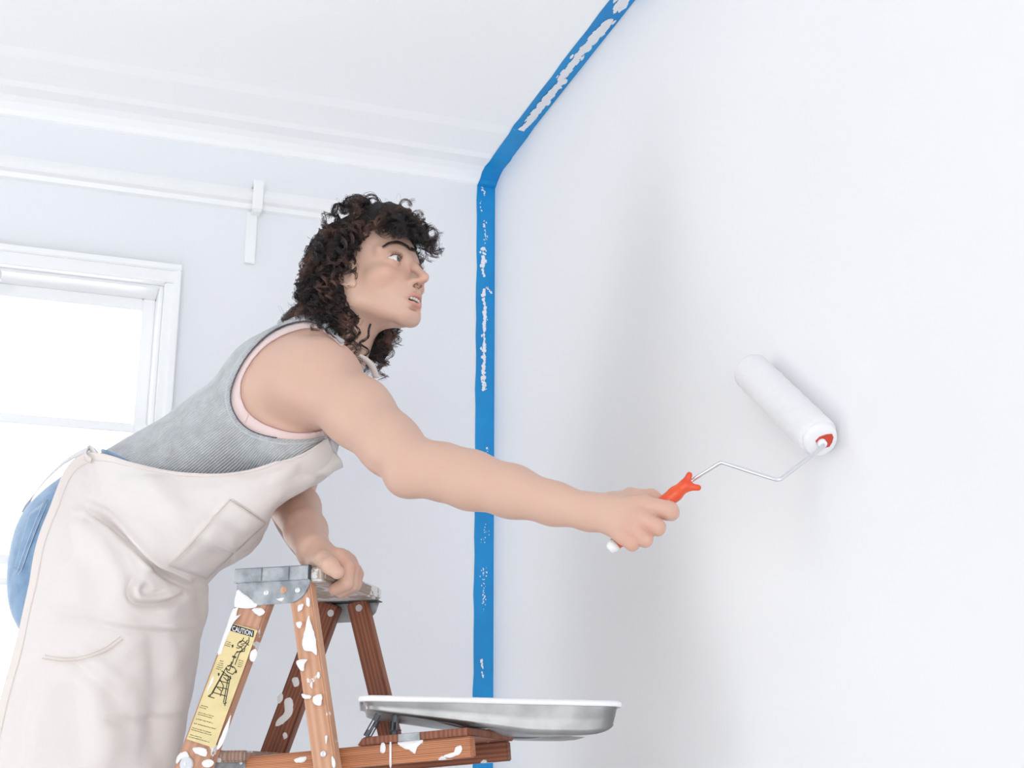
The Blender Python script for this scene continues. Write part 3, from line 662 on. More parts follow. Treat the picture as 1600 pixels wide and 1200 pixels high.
body.chain([sL, sk(480, 700, 2.57), eL], [.055, .048, .041], .02)
body.chain([eL, sk(463, 795, 2.51), sk(478, 830, 2.42), wL], [.041, .043, .036, .0285], .015)
kR, aR, kL, aL = sk(150, 1235, 2.34), A3(LAD@Vector((-.24, .075, .955))), sk(150, 1235, 2.50), A3(LAD@Vector((-.24, .21, .955)))
for Y, kn, an in ((2.355, kR, aR), (2.53, kL, aL)):
    body.chain([sk(125, 885, Y), kn, an], [.082, .050, .032], .04)
    body.rc(an, an+np.array([.12, -.02, -.055]), .030, .022, .02)
# ---- hands (world metres)
hands = Field()
def finger(pts, rad, k=.006):
    P3 = [sk(*q) for q in pts]; hands.chain(P3, rad, k*.6); return P3
# right hand: back of the hand towards the camera, fingers closed round the handle
wr = wR
palm = [(sk(938, 799, 2.005), .0270), (sk(965, 797, 1.998), .0255)]
hands.rc(wR, sk(950, 800, 2.004), .0265, .026, .012)
mcp = [sk(1007, 789, 1.978), sk(1001, 808, 1.972), (sk(990, 826, 1.974)), sk(973, 838, 1.983)]
for i, m_ in enumerate(mcp): hands.rc(sk(948, 796+i*5, 1.999), m_, .0185, (.0135, .0132, .0125, .0118)[i], .012)
hands.rc(sk(960, 790, 2.02), sk(1000, 785, 2.02), .020, .016, .015)
hands.rc(sk(965, 820, 2.01), sk(985, 826, 2.01), .018, .014, .012)
FR = [([(1007, 789, 1.978), (1045, 798, 1.973), (1049, 801, 2.006), (1022, 800, 2.024)], (.0135, .0138, .0115, .0095)),
      ([(1001, 808, 1.972), (1027, 824, 1.967), (1028, 824, 2.000), (1004, 818, 2.018)], (.0132, .0120, .0105, .0095)),
      ([(990, 826, 1.974), (1008, 843, 1.968), (1009, 841, 1.998), (988, 832, 2.014)], (.0125, .0108, .0100, .0090)),
      ([(973, 838, 1.983), (988, 850, 1.976), (988, 849, 2.002), (968, 842, 2.014)], (.0118, .0100, .0092, .0085))]
for p_, r_ in FR: finger(p_, r_)
finger([(955, 788, 2.02), (985, 776, 2.036), (1018, 776, 2.044), (1042, 790, 2.040)], (.016, .0125, .0108, .0098), .01)    # thumb over the far side
# left hand: resting over the rear edge of the ladder's top
LH0 = wL
hands.rc(wL, sk(502, 871, 2.31), .0265, .026, .015)
mL = [sk(530, 871, 2.262), sk(538, 874, 2.276), sk(544, 878, 2.292), sk(547, 882, 2.308)]
for i, m_ in enumerate(mL): hands.rc(sk(501+i*3, 870+i, 2.292+i*.012), m_, .019, (.0150, .0145, .0140, .013)[i], .012)
FLh = [([(530, 871, 2.262), (543, 887, 2.254), (541, 911, 2.252), (523, 921, 2.262)], (.0145, .0122, .0112, .010)),
       ([(538, 874, 2.276), (550, 890, 2.268), (549, 913, 2.266), (533, 925, 2.274)], (.014, .0120, .011, .010)),
       ([(544, 878, 2.292), (555, 893, 2.283), (554, 914, 2.281), (541, 924, 2.288)], (.0135, .0114, .0104, .0095)),
       ([(547, 882, 2.308), (558, 897, 2.299), (556, 912, 2.297), (546, 920, 2.303)], (.0125, .0105, .0096, .009))]
for p_, r_ in FLh: finger(p_, r_)
finger([(497, 869, 2.30), (507, 876, 2.235), (516, 884, 2.202), (527, 894, 2.196)], (.018, .0145, .0128, .0112), .012)     # thumb along the near side
ALL = [body, head, hands]
def person_sdf(pts, cen=None, br=None):
    D = np.full(pts.shape[:-1], 1.0); body.apply(D, pts, cen, br)
    for f, c0, R0, k in ((head, ho, .19, .03), (hands, sk(985, 810, 2.0), .13, .012), (hands, sk(525, 888, 2.27), .13, .012)):
        if cen is None: cc = np.linalg.norm(pts-c0, axis=-1); sel = np.where(cc < R0) if pts.ndim == 2 else None
        else: sel = np.where(np.linalg.norm(cen-c0, axis=1) < R0+br)[0]
        if sel is None or (not isinstance(sel, tuple) and len(sel) == 0): continue
        if isinstance(sel, tuple): sel = sel[0]
        q = pts[sel]; E_ = np.full(q.shape[:-1], 1.0); f.apply(E_, q) if f is head else f.apply(E_, q, None if cen is None else cen[sel], br)
        if f is head:      # keep the features crisp: blend with the neck only low down at the back
            D[sel] = smin(D[sel], E_, k)
        else: D[sel] = smin(D[sel], E_, k)
    return D
FINE, COARSE = .0017, .0055
hx = [sorted((ho[i]-.0, ho[i]+.0))[0] for i in range(3)]
rngs = lambda i, pad: [(c[i]-r[i], c[i]+r[i]) for c, r in pad]
pads = [(hw(1.5, 0, .5), (.135, .135, .150)), (sk(992, 812, 2.0), (.085, .055, .060)), (sk(528, 893, 2.27), (.050, .080, .050))]
lo = np.array([sk(-10, 900, 2.45)[0]-.02, 1.90, .84]); hi = np.array([sk(1085, 800, 2.0)[0], 2.80, hw(0, 0, 12.5)[2]])
xs, ys, zs = (axis_coords(lo[i], hi[i], COARSE, rngs(i, pads), FINE) for i in range(3))
import time as _t; _t0 = _t.time()
V, Q = nets(person_sdf, xs, ys, zs); print('body', len(V), len(Q), _t.time()-_t0)
V = relax(V, Q, 1, .35)
# ---- skin colour regions (own pigment of lips, cheeks, knuckles; nostrils and mouth inside tinted darker)
def gauss(V, c, r): return np.exp(-(np.linalg.norm((V-c)/np.array(r), axis=1))**2)
loc_ = ((V-ho)@HR)/HS
skin = np.array(lin(207, 170, 151)[:3]); colr = np.tile(skin, (len(V), 1))
def tint(w, c): global colr; w = np.clip(w, 0, 1)[:, None]; colr = colr*(1-w)+np.array(lin(*c)[:3])*w
for s in (-1, 1): tint(.28*gauss(loc_, (6.5, s*4.2, -3.2), (3, 2.0, 2.0)), (208, 138, 116))
tint(.45*gauss(loc_, (10.2, 0, -3.7), (1.2, 1.6, 1.0)), (210, 140, 118))
for s in (-1, 1):
    tint(.5*gauss(loc_, (7.6, s*3.2, .9), (1.6, 1.8, .8)), (196, 142, 120)); tint(.4*gauss(loc_, (7.4, s*3.2, -.9), (1.4, 1.8, .5)), (200, 146, 126))
lipf = Field((np.zeros(3), np.eye(3), 1.0))
for s in (-1, 1):
    lipf.rc((7.6, s*2.15, -6.95), (8.95, s*.75, -6.3), .25, .42, .3).rc((8.95, s*.75, -6.3), (9.0, 0, -6.42), .42, .38, .3)
    lipf.rc((7.6, s*2.1, -7.1), (8.65, s*.8, -7.70), .3, .50, .35).rc((8.65, s*.8, -7.70), (8.7, 0, -7.75), .50, .50, .3)
dl = evalf([lipf], loc_); tint(.55*(1-np.clip((dl+.02)/.16, 0, 1)), (192, 116, 104))
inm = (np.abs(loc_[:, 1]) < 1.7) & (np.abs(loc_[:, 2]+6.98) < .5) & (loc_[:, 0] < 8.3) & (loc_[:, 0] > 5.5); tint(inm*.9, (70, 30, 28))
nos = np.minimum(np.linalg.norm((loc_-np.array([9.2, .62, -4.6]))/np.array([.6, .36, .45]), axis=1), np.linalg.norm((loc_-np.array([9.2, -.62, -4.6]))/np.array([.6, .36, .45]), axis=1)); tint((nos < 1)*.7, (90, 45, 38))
for m_ in mcp+[sk(*f[0][1]) for f in FR]+mL+[sk(*f[0][1]) for f in FLh]: tint(.35*gauss(V, m_, (.014, .014, .014)), (206, 130, 112))
me = nmesh('body', V, Q)
ca = me.color_attributes.new('pigment', 'FLOAT_COLOR', 'POINT'); ca.data.foreach_set('color', np.concatenate([colr, np.ones((len(V), 1))], 1).astype(np.float32).ravel())
m_skin = mat('skin', (.7, .45, .34, 1), .48, bump=(260, .10)); nt = m_skin.node_tree; at_ = nt.nodes.new('ShaderNodeAttribute'); at_.attribute_name = 'pigment'
bs = nt.nodes['Principled BSDF']; nt.links.new(at_.outputs['Color'], bs.inputs['Base Color'])
bs.inputs['Subsurface Weight'].default_value = .18; bs.inputs['Subsurface Radius'].default_value = (.012, .005, .003); bs.inputs['Subsurface Scale'].default_value = 1
PB = Vector(((aR+aL)/2)); PB.z = .87
woman = root('person', 'curly dark-haired woman in grey tank top and cream apron leaning over the ladder', 'person', PB)
def wpart(name, me, m, label=None, parent=None, smooth=True, kind=None):
    p = parent or woman
    o = link(name, me, m, None, smooth); o.parent = p
    if parent is None: o.matrix_parent_inverse = Matrix.Translation(-PB)
    if label: o['label'] = label
    if kind: o['kind'] = kind
    return o
ob = wpart('body', me, m_skin)
# ================================================================ CLOTHES, FACE PARTS, HAIR
def to_px(p):
    q = p-np.array([0, 0, HC]); c, s_ = math.cos(TH), math.sin(TH)
    d = q[..., 1]*c+q[..., 2]*s_; u_ = -q[..., 1]*s_+q[..., 2]*c
    return np.stack([800+F*q[..., 0]/d, 600-F*u_/d], -1), d
def poly_sd(q, poly):
    """signed distance to a closed outline (negative inside)"""
    poly = np.array(poly, float); d = np.full(q.shape[:-1], 1e9); ins = np.zeros(q.shape[:-1], bool); n = len(poly)
    for i in range(n):
        a, b = poly[i], poly[(i+1) % n]; e = b-a; w = q-a; t = np.clip((w@e)/(e@e), 0, 1); r = w-t[..., None]*e
        d = np.minimum(d, (r*r).sum(-1)); c1 = (a[1] <= q[..., 1]) != (b[1] <= q[..., 1])
        with np.errstate(divide='ignore', invalid='ignore'): xi = a[0]+(q[..., 1]-a[1])*(b[0]-a[0])/(b[1]-a[1] if b[1] != a[1] else 1e-9)
        ins ^= c1 & (q[..., 0] < xi)
    d = np.sqrt(d); return np.where(ins, -d, d)
def smooth_poly(pts, k=4):
    return [tuple(p)[:2] for p in catmull([(x, y, 0) for x, y in pts], k)]
arm_rest = [(548, 556), (545, 528), (560, 515), (700, 515), (1300, 700), (1300, 1000), (560, 790), (512, 700)]
hole_o = smooth_poly([(510, 681), (480, 686), (450, 686), (415, 681), (386, 669), (367, 647), (360, 618), (371, 582), (395, 545), (430, 515), (470, 502), (497, 507), (518, 522), (534, 538)])
hole_i = smooth_poly([(505, 673), (480, 676), (450, 674), (415, 663), (392, 648), (380, 630), (376, 608), (382, 584), (399, 557), (424, 534), (455, 519), (485, 513), (508, 520), (534, 542)])
farcap = Field().rc(sL, eL, .078, .07, 0).rc(eL, wL, .07, .06, 0)
neckc = sk(548, 548, 2.40)
def top_sdf(off, hole, neckr, wx):
    poly = hole+arm_rest[1:]
    wp = sk(wx, 706, 2.45)
    def f(pts, cen=None, br=None):
        D = evalf([body], pts, cen, br)-off
        q, d = to_px(pts); s_ = poly_sd(q, poly)*.00105
        cut = np.maximum(s_, (pts[..., 1]-2.43)); D = np.maximum(D, -cut)
        D = np.maximum(D, -evalf([farcap], pts))
        D = np.maximum(D, neckr-np.linalg.norm(pts-neckc, axis=-1))
        return np.maximum(D, -((pts-wp)@sp_ax))
    return f
def box_nets(f, lo, hi, c, fine=None, ranges=None):
    ax_ = [axis_coords(lo[i], hi[i], c, ranges[i] if ranges else [], fine or c) for i in range(3)]
    return nets(f, *ax_, margin=1.9)
tlo, thi = np.array([sk(130, 700, 2.45)[0]-.02, 2.22, 1.72]), np.array([sk(590, 700, 2.4)[0], 2.70, 2.16])
def cloth_mat(name, col, rough, weave=900, strength=.25, ribs=None, sheen=.3, col2=None):
    m = mat(name, col, rough, spec=.25, noise=(40, col2 or col, .35, .7)); nt = m.node_tree; b = nt.nodes['Principled BSDF']; b.inputs['Sheen Weight'].default_value = sheen
    N = nt.nodes.new; L = nt.links.new; tc = nt.nodes.get('Texture Coordinate') or N('ShaderNodeTexCoord')
    n = N('ShaderNodeTexNoise'); n.inputs['Scale'].default_value = weave; n.inputs['Detail'].default_value = 2; L(tc.outputs['Object'], n.inputs['Vector'])
    bu = N('ShaderNodeBump'); bu.inputs['Strength'].default_value = strength; bu.inputs['Distance'].default_value = .0008; L(n.outputs['Fac'], bu.inputs['Height'])
    if ribs is not None:
        d, freq, amt = ribs; vm = N('ShaderNodeVectorMath'); vm.operation = 'DOT_PRODUCT'; vm.inputs[1].default_value = tuple(d); L(tc.outputs['Object'], vm.inputs[0])
        mu = N('ShaderNodeMath'); mu.operation = 'MULTIPLY'; mu.inputs[1].default_value = freq*2*math.pi; L(vm.outputs['Value'], mu.inputs[0])
        si = N('ShaderNodeMath'); si.operation = 'SINE'; L(mu.outputs[0], si.inputs[0])
        b2 = N('ShaderNodeBump'); b2.inputs['Strength'].default_value = .7; b2.inputs['Distance'].default_value = amt; L(si.outputs[0], b2.inputs['Height']); L(bu.outputs[0], b2.inputs['Normal']); L(b2.outputs[0], b.inputs['Normal'])
        # base colour multiplied darker in the rib furrows
        mr = N('ShaderNodeMapRange'); mr.inputs[1].default_value = -1; mr.inputs[2].default_value = 1; mr.inputs[3].default_value = .80; mr.inputs[4].default_value = 1.0; L(si.outputs[0], mr.inputs[0])
        mm = N('ShaderNodeMix'); mm.data_type = 'RGBA'; mm.blend_type = 'MULTIPLY'; mm.inputs[0].default_value = 1
        src = b.inputs['Base Color'].links[0].from_socket; L(src, mm.inputs[6]); L(mr.outputs[0], mm.inputs[7]); L(mm.outputs[2], b.inputs['Base Color'])
    else: L(bu.outputs[0], b.inputs['Normal'])
    return m
ribdir = np.array(P(300, 600, 2.3)-P(270, 560, 2.3)); ribdir = ribdir/np.linalg.norm(ribdir)
m_top = cloth_mat('grey_knit', (.56, .585, .60, 1), .85, ribs=(ribdir, 260, .0010), col2=(.45, .465, .48, 1))
m_bra = cloth_mat('blush_fabric', lin(226, 204, 200), .6, strength=.1)
Vt, Qt = box_nets(top_sdf(.0068, hole_o, .088, 150), tlo, thi, .0030); Vt = relax(Vt, Qt, 1, .3)
wpart('tank_top', nmesh('tank_top', Vt, Qt), m_top, 'heather grey ribbed tank top')
Vb, Qb = box_nets(top_sdf(.0026, hole_i, .082, 330), tlo+np.array([.15, 0, 0]), thi, .0030); Vb = relax(Vb, Qb, 1, .3)
wpart('under_top', nmesh('under_top', Vb, Qb), m_bra, 'blush pink under top showing inside the armhole')
def cast(px, py, f, y0=2.0, n=60):
    """first point of the field f met by the sight line through a measured spot"""
    d = A3(ray(px, py)); d /= np.linalg.norm(d); p = np.array([0, 0, HC])+d*(y0/d[1])
    for _ in range(n):
        v = float(f(p[None])[0]); p = p+d*max(v*.8, -.01)
        if abs(v) < 3e-4: return p
        if p[1] > 2.9: return None
    return p if abs(v) < 2e-3 else None
bodyf = lambda off: (lambda q: evalf([body], q)-off)
def seam(name, pts, off, rad, m, parent=None, k=5, fld=None):
    Q_ = smooth_poly(pts, k); P3 = [h for h in (cast(x, y, fld or bodyf(off)) for x, y in Q_) if h is not None]
    if len(P3) < 3: return None
    v, f = tube_arrays(P3, rad, 6); return wpart(name, mesh(name, v, f), m, None, parent)
m_edge = mat('dark_binding', lin(88, 84, 92), .7); m_edge2 = mat('pink_binding', lin(170, 132, 128), .7); m_edge3 = cloth_mat('grey_binding', (.50, .525, .54, 1), .85)
seam('binding', hole_o[10:-3:2], .0058, .0011, m_edge, k=2); seam('binding', [(x-5*math.cos(i), y) for i, (x, y) in enumerate([])] or [(500, 690), (450, 694), (412, 688), (380, 674), (360, 650), (353, 618), (364, 580), (390, 541), (426, 509), (466, 496)], .0058, .0022, m_edge3)
seam('binding', hole_i[2:-2:2], .0030, .0006, m_edge2, k=2)
seam('strap_seam', [(389, 645), (384, 657), (381, 664)], .0030, .0008, m_bra)
# ---- jeans
wj = sk(170, 708, 2.45)
def jeans_sdf(pts, cen=None, br=None):
    D = evalf([body], pts, cen, br)-.007; D = np.maximum(D, (pts-wj)@sp_ax); D = np.maximum(D, .945-pts[..., 2])
    return np.maximum(D, pts[..., 0]-sk(330, 900, 2.3)[0])
m_jean = cloth_mat('denim', lin(132, 160, 188), .8, weave=700, col2=lin(104, 136, 168)); m_stitch = mat('stitching', lin(190, 208, 226), .7)
Vj, Qj = box_nets(jeans_sdf, np.array([lo[0]-.01, 2.22, .93]), np.array([sk(330, 900, 2.3)[0]+.02, 2.70, 1.99]), .0050); Vj = relax(Vj, Qj, 1, .4)
je = wpart('jeans', nmesh('jeans', Vj, Qj), m_jean, 'faded blue jeans')
jf = bodyf(.0075)
def patch(name, outline, off, m, parent=None, fld=None, n=14, thick=.0012, label=None):
    """cloth patch laid on the body: grid over the quad outline (4 measured corners)"""
    a, b, c, d = [np.array(p, float) for p in outline]; V = []; Fc = []
    for i in range(n+1):
        for j in range(n+1):
            s_, t = i/n, j/n; q = (a*(1-s_)+b*s_)*(1-t)+(d*(1-s_)+c*s_)*t; h = cast(q[0], q[1], fld or bodyf(off)); V.append(h if h is not None else V[-1] if V else None)
    for i in range(n):
        for j in range(n): k = i*(n+1)+j; Fc.append((k, k+1, k+n+2, k+n+1))
    o = wpart(name, mesh(name, V, Fc), m, label, parent); sm = o.modifiers.new('s', 'SOLIDIFY'); sm.thickness = thick; return o
pk = patch('pocket', [(46, 800), (74, 780), (33, 890), (22, 886)], .0088, m_jean, je, n=10)
for dx in (0, -6): seam('stitch_line', [(75+dx, 782), (60+dx, 818), (47+dx, 852), (35+dx, 886), (28+dx, 898)], .0098, .0006, m_stitch, je)
seam('stitch_line', [(92, 744), (104, 747), (114, 750)], .0078, .0006, m_stitch, je); seam('stitch_line', [(90, 748), (102, 751), (112, 754)], .0078, .0006, m_stitch, je)
seam('waistband', [(126, 716), (140, 706), (160, 704), (182, 713), (200, 722)], .0085, .0035, m_jean, je)
# ---- apron: lofted cloth, rows from bib top to hem, each row from the near edge round the front to the far edge
ST = [((508, 683, 2.325), (522, 703, 2.36), (533, 727, 2.43)), ((470, 706, 2.30), (488, 731, 2.315), (500, 747, 2.42)), ((430, 722, 2.285), (450, 753, 2.28), (463, 771, 2.40)),
      ((385, 736, 2.28), (413, 770, 2.268), (434, 792, 2.38)), ((345, 741, 2.275), (382, 785, 2.26), (424, 812, 2.37)), ((300, 740, 2.275), (350, 797, 2.255), (408, 842, 2.38)),
      ((255, 735, 2.28), (315, 812, 2.25), (382, 867, 2.39)), ((205, 723, 2.285), (280, 828, 2.245), (352, 890, 2.40)), ((165, 710, 2.30), (243, 850, 2.24), (324, 910, 2.40)),
      ((132, 709, 2.33), (218, 868, 2.245), (322, 918, 2.41)), ((104, 732, 2.315), (205, 893, 2.24), (320, 938, 2.41)), ((84, 778, 2.285), (195, 915, 2.235), (317, 968, 2.41)),
      ((62, 845, 2.265), (183, 950, 2.235), (312, 1004, 2.41)), ((44, 922, 2.26), (170, 1000, 2.24), (303, 1055, 2.415)), ((26, 1004, 2.265), (158, 1062, 2.245), (292, 1110, 2.42)),
      ((4, 1084, 2.275), (146, 1130, 2.25), (281, 1172, 2.42)), ((-25, 1200, 2.285), (130, 1232, 2.26), (268, 1262, 2.42)), ((-55, 1340, 2.295), (112, 1356, 2.27), (250, 1380, 2.42))]
cols = []
for E_, M_, S_ in ST:
    e, m_, s_ = (np.array(q, float) for q in (E_, M_, S_))
    q1 = e*.55+m_*.45; q1[2] -= .012; q2 = m_*.45+s_*.55+np.array([6, 5, -.028])
    f1 = s_+np.array([-12, -8, .09]); f2 = s_+np.array([-55, -32, .19])
    cols.append([P(*q) for q in (e, q1, m_, q2, s_, f1, f2)])
rows = [catmull([c[j] for c in cols], 15) for j in range(7)]       # along the length
NR = len(rows[0]); G = []
for i in range(NR): G.append([A3(p) for p in catmull([rows[j][i] for j in range(7)], 26)])
G = np.array(G); NCc = G.shape[1]
for _ in range(8):
    G[1:-1] = G[1:-1]*.6+(G[:-2]+G[2:])*.2
def gnormals(G):
    du = np.gradient(G, axis=0); dv = np.gradient(G, axis=1); n = np.cross(du, dv); n /= np.maximum(np.linalg.norm(n, axis=-1, keepdims=True), 1e-9)
    c = G.mean((0, 1)); return n if (n[:, :n.shape[1]*6//10, 1].mean() < 0) else -n
Nn = gnormals(G); q_, _d = to_px(G); near = np.clip((np.arange(NCc)[None, :] < 107)*1.0, 0, 1)*np.ones((NR, 1))
def crease(pts, A, w, side=.0, B=0):
    """fold along a measured line: ridge of height A and, on its lower side, a furrow of depth B"""
    global disp
    pts = np.array(smooth_poly(pts, 4)); best = np.full(q_.shape[:2], 1e9); sg = np.zeros(q_.shape[:2]); tt = np.zeros(q_.shape[:2]); n = len(pts)-1
    for i in range(n):
        a, b = pts[i], pts[i+1]; e = b-a; w_ = q_-a; t = np.clip((w_@e)/(e@e), 0, 1); r = w_-t[..., None]*e; d = np.sqrt((r*r).sum(-1)); m = d < best
        best = np.where(m, d, best); sg = np.where(m, np.sign(e[0]*w_[..., 1]-e[1]*w_[..., 0]), sg); tt = np.where(m, (i+t)/n, tt)
    s_ = best*sg; env = np.clip(np.minimum(tt, 1-tt)*6, 0, 1)**.7
    disp += 1.5*near*env*(A*np.exp(-((s_+w*.55)/w)**2)-B*np.exp(-((s_-w*.75)/w)**2))
disp = np.zeros(q_.shape[:2])
crease([(135, 796), (165, 806), (200, 838), (245, 882), (275, 900), (305, 916)], .007, 6, B=.014)
crease([(108, 806), (125, 803), (150, 812)], .003, 6, B=.003)
crease([(222, 905), (208, 918), (212, 935), (235, 940), (262, 936), (290, 925)], .009, 6.5, B=.010)
crease([(238, 916), (226, 925), (236, 931), (262, 928)], -.004, 6, B=.004)
crease([(62, 960), (120, 963), (180, 975), (240, 982), (310, 985)], .004, 7, B=.005)
crease([(70, 1030), (120, 1032), (165, 1018), (192, 1000)], .0025, 4, B=.0025)
crease([(110, 1010), (150, 1050), (200, 1085)], .005, 14, B=.005)
crease([(150, 1118), (210, 1122), (285, 1114)], .003, 7, B=.004)
crease([(262, 886), (300, 850), (335, 810), (362, 780)], .002, 4, B=.002)
crease([(362, 780), (390, 796), (418, 818)], .002, 4, B=.0022)
crease([(300, 838), (345, 858), (368, 862)], .004, 10, B=.004); crease([(330, 800), (365, 826), (392, 838)], .003, 10, B=.004)
crease([(465, 716), (485, 735), (512, 745)], .0015, 7, B=.002)
crease([(220, 745), (240, 790), (300, 835)], .004, 22, B=.004); crease([(100, 830), (150, 860), (190, 930)], .006, 26, B=.006); crease([(190, 830), (215, 880), (225, 900)], .006, 18, B=.007)
crease([(250, 990), (262, 1060), (258, 1130), (250, 1200)], .007, 18, B=.007); crease([(120, 1060), (140, 1130), (150, 1200)], .007, 24, B=.007); crease([(60, 1060), (50, 1130), (40, 1200)], .005, 18, B=.005)
from mathutils import noise as mn
for i in range(NR):
    for j in range(NCc):
        p = Vector(G[i, j]); disp[i, j] += .007*mn.noise(p*11)+.0046*mn.noise(p*25)+.0010*mn.noise(p*60)
fadeE = np.clip(np.arange(NCc)/10, 0.15, 1)[None, :]; disp *= fadeE
G2 = G+Nn*disp[..., None]
flat = G2.reshape(-1, 3); d_ = evalf([body], flat); e_ = 4e-4
gr = np.stack([evalf([body], flat+np.eye(3)[i]*e_)-d_ for i in range(3)], -1)/e_; gr /= np.maximum(np.linalg.norm(gr, axis=1, keepdims=True), 1e-6)
push = np.clip(.0125-d_, 0, .06); flat = flat+gr*push[:, None]; G2 = flat.reshape(G2.shape)
for _ in range(1): G2[1:-1, 1:-1] = G2[1:-1, 1:-1]*.6+(G2[:-2, 1:-1]+G2[2:, 1:-1]+G2[1:-1, :-2]+G2[1:-1, 2:])*.1
def gridmesh(name, G):
    n, m, _ = G.shape; idx = np.arange(n*m).reshape(n, m); Q_ = np.stack([idx[:-1, :-1], idx[:-1, 1:], idx[1:, 1:], idx[1:, :-1]], -1).reshape(-1, 4); return nmesh(name, G.reshape(-1, 3), Q_)
m_apr = cloth_mat('apron_canvas', lin(222, 215, 211), .85, weave=500, strength=.4, sheen=.2); m_bind = cloth_mat('apron_binding', lin(222, 213, 207), .85, strength=.2)
ap = wpart('apron', gridmesh('apron', G2), m_apr, 'cream canvas apron'); sm = ap.modifiers.new('s', 'SOLIDIFY'); sm.thickness = .0018; sm.offset = 0
Nn2 = gnormals(G2)
def strip(name, i0, i1, j0, j1, off, m):
    o = wpart(name, gridmesh(name, G2[i0:i1, j0:j1]+Nn2[i0:i1, j0:j1]*off), m, None, ap); s2 = o.modifiers.new('s', 'SOLIDIFY'); s2.thickness = .0012; s2.offset = 0; return o
strip('edge_binding', 0, NR, 0, 6, .0014, m_bind)
# chest pocket and skirt pocket: cloth laid over the apron
from mathutils.bvhtree import BVHTree
bvh = BVHTree.FromPolygons([Vector(v) for v in G2.reshape(-1, 3)], [tuple(p.vertices) for p in ap.data.polygons])
def on_apron(px, py, off):
    d = ray(px, py).normalized(); h = bvh.ray_cast(Vector((0, 0, HC)), d)
    return None if h[0] is None else h[0]-d*off
def apron_patch(name, corners, off=.0022, n=16):
    a, b, c, d = [np.array(p, float) for p in corners]; V = []; Fc = []
    for i in range(n+1):
        for j in range(n+1):
            s_, t = i/n, j/n; q = (a*(1-s_)+b*s_)*(1-t)+(d*(1-s_)+c*s_)*t; h = on_apron(q[0], q[1], off); V.append(h if h is not None else V[-1])
    for i in range(n):
        for j in range(n): k = i*(n+1)+j; Fc.append((k, k+1, k+n+2, k+n+1))
    o = wpart(name, mesh(name, V, Fc), m_apr, None, ap); s2 = o.modifiers.new('s', 'SOLIDIFY'); s2.thickness = .0018; s2.offset = 0; return o
cpk = apron_patch('pocket', [(360, 780), (416, 818), (322, 905), (264, 884)])
def apron_line(name, pts, rad, m, parent, off=.0026):
    P3 = [h for h in (on_apron(x, y, off) for x, y in smooth_poly(pts, 5)) if h is not None]; v, f = tube_arrays(P3, rad, 6); o = wpart(name, mesh(name, v, f), m, None, ap); return o
m_thr = mat('pale_thread', lin(214, 198, 188), .7)
apron_line('stitch_line', [(264, 884), (300, 848), (335, 808), (360, 780)], .0007, m_thr, ap, .0035); apron_line('stitch_line', [(360, 780), (390, 798), (414, 816)], .0010, m_thr, ap, .0035)
apron_line('stitch_line', [(66, 1029), (100, 1033), (130, 1030), (165, 1018), (192, 999)], .0009, m_thr, ap, .002); apron_line('stitch_line', [(70, 1024), (100, 1028), (130, 1025), (162, 1013), (188, 995)], .0006, m_thr, ap, .002)
# ties: knot at the waist, ribbon round the back, small ties at the bib corner
def ribbon(name, pts, w, m, wd, label=None):
    P3 = catmull([P(*p) for p in pts], 6); V = []; Fc = []
    for i, p in enumerate(P3):
        t = (P3[min(i+1, len(P3)-1)]-P3[max(i-1, 0)]).normalized(); s_ = (Vector(wd)-t*t.dot(Vector(wd))).normalized(); V += [p-s_*w/2, p+s_*w/2]
    for i in range(len(P3)-1): k = 2*i; Fc.append((k, k+1, k+3, k+2))
    o = wpart(name, mesh(name, V, Fc), m, label, ap); s2 = o.modifiers.new('s', 'SOLIDIFY'); s2.thickness = .0015; return o
m_tie = cloth_mat('apron_tie', lin(206, 204, 206), .85)
ribbon('waist_tie', [(150, 712, 2.32), (141, 703, 2.335), (128, 706, 2.36), (100, 722, 2.40), (72, 748, 2.44), (50, 776, 2.46), (36, 800, 2.47)], .013, m_tie, (0.5, 0, .8))
ribbon('tie_loop', [(150, 712, 2.315), (140, 700, 2.325), (134, 712, 2.32), (143, 720, 2.312)], .010, m_apr, (.3, -.5, .6))
ribbon('bib_tie', [(514, 690, 2.345), (520, 700, 2.36), (522, 712, 2.375), (527, 722, 2.39)], .012, m_tie, (.9, .3, .5))
ribbon('apron_flap', [(428, 780, 2.52), (440, 812, 2.50), (462, 848, 2.48), (486, 876, 2.46)], .030, m_apr, (.9, .1, .3))
ribbon('neck_strap', [(560, 556, 2.33), (572, 562, 2.34), (582, 573, 2.35), (588, 590, 2.37)], .012, m_apr, (.6, -.6, .3))
# ---- shoes
m_shoe = mat('shoe_canvas', lin(236, 234, 230), .7)
def shoe(an):
    f = Field(); a = A3(an); d = np.array([1.0, -.22, 0]); d /= np.linalg.norm(d); z0 = .867
    b = np.array([a[0], a[1], z0]); f.rc(b+d*-.03+[0, 0, .034], b+d*.15+[0, 0, .026], .034, .030, .02).rc(b+d*.08+[0, 0, .028], b+d*.17+[0, 0, .024], .036, .032, .03).rc(a-[0, 0, .01], b+[0, 0, .04], .044, .038, .03)
    f.fn(lambda q: z0-q[..., 2], 0, 'i'); V_, Q_ = box_nets(lambda p, c=None, r=None: evalf([f], p), b+np.array([-.10, -.12, -.012]), b+np.array([.24, .10, .14]), .005)
    return wpart('shoe', nmesh('shoe', V_, Q_), m_shoe)
for an in (aR, aL): shoe(an)
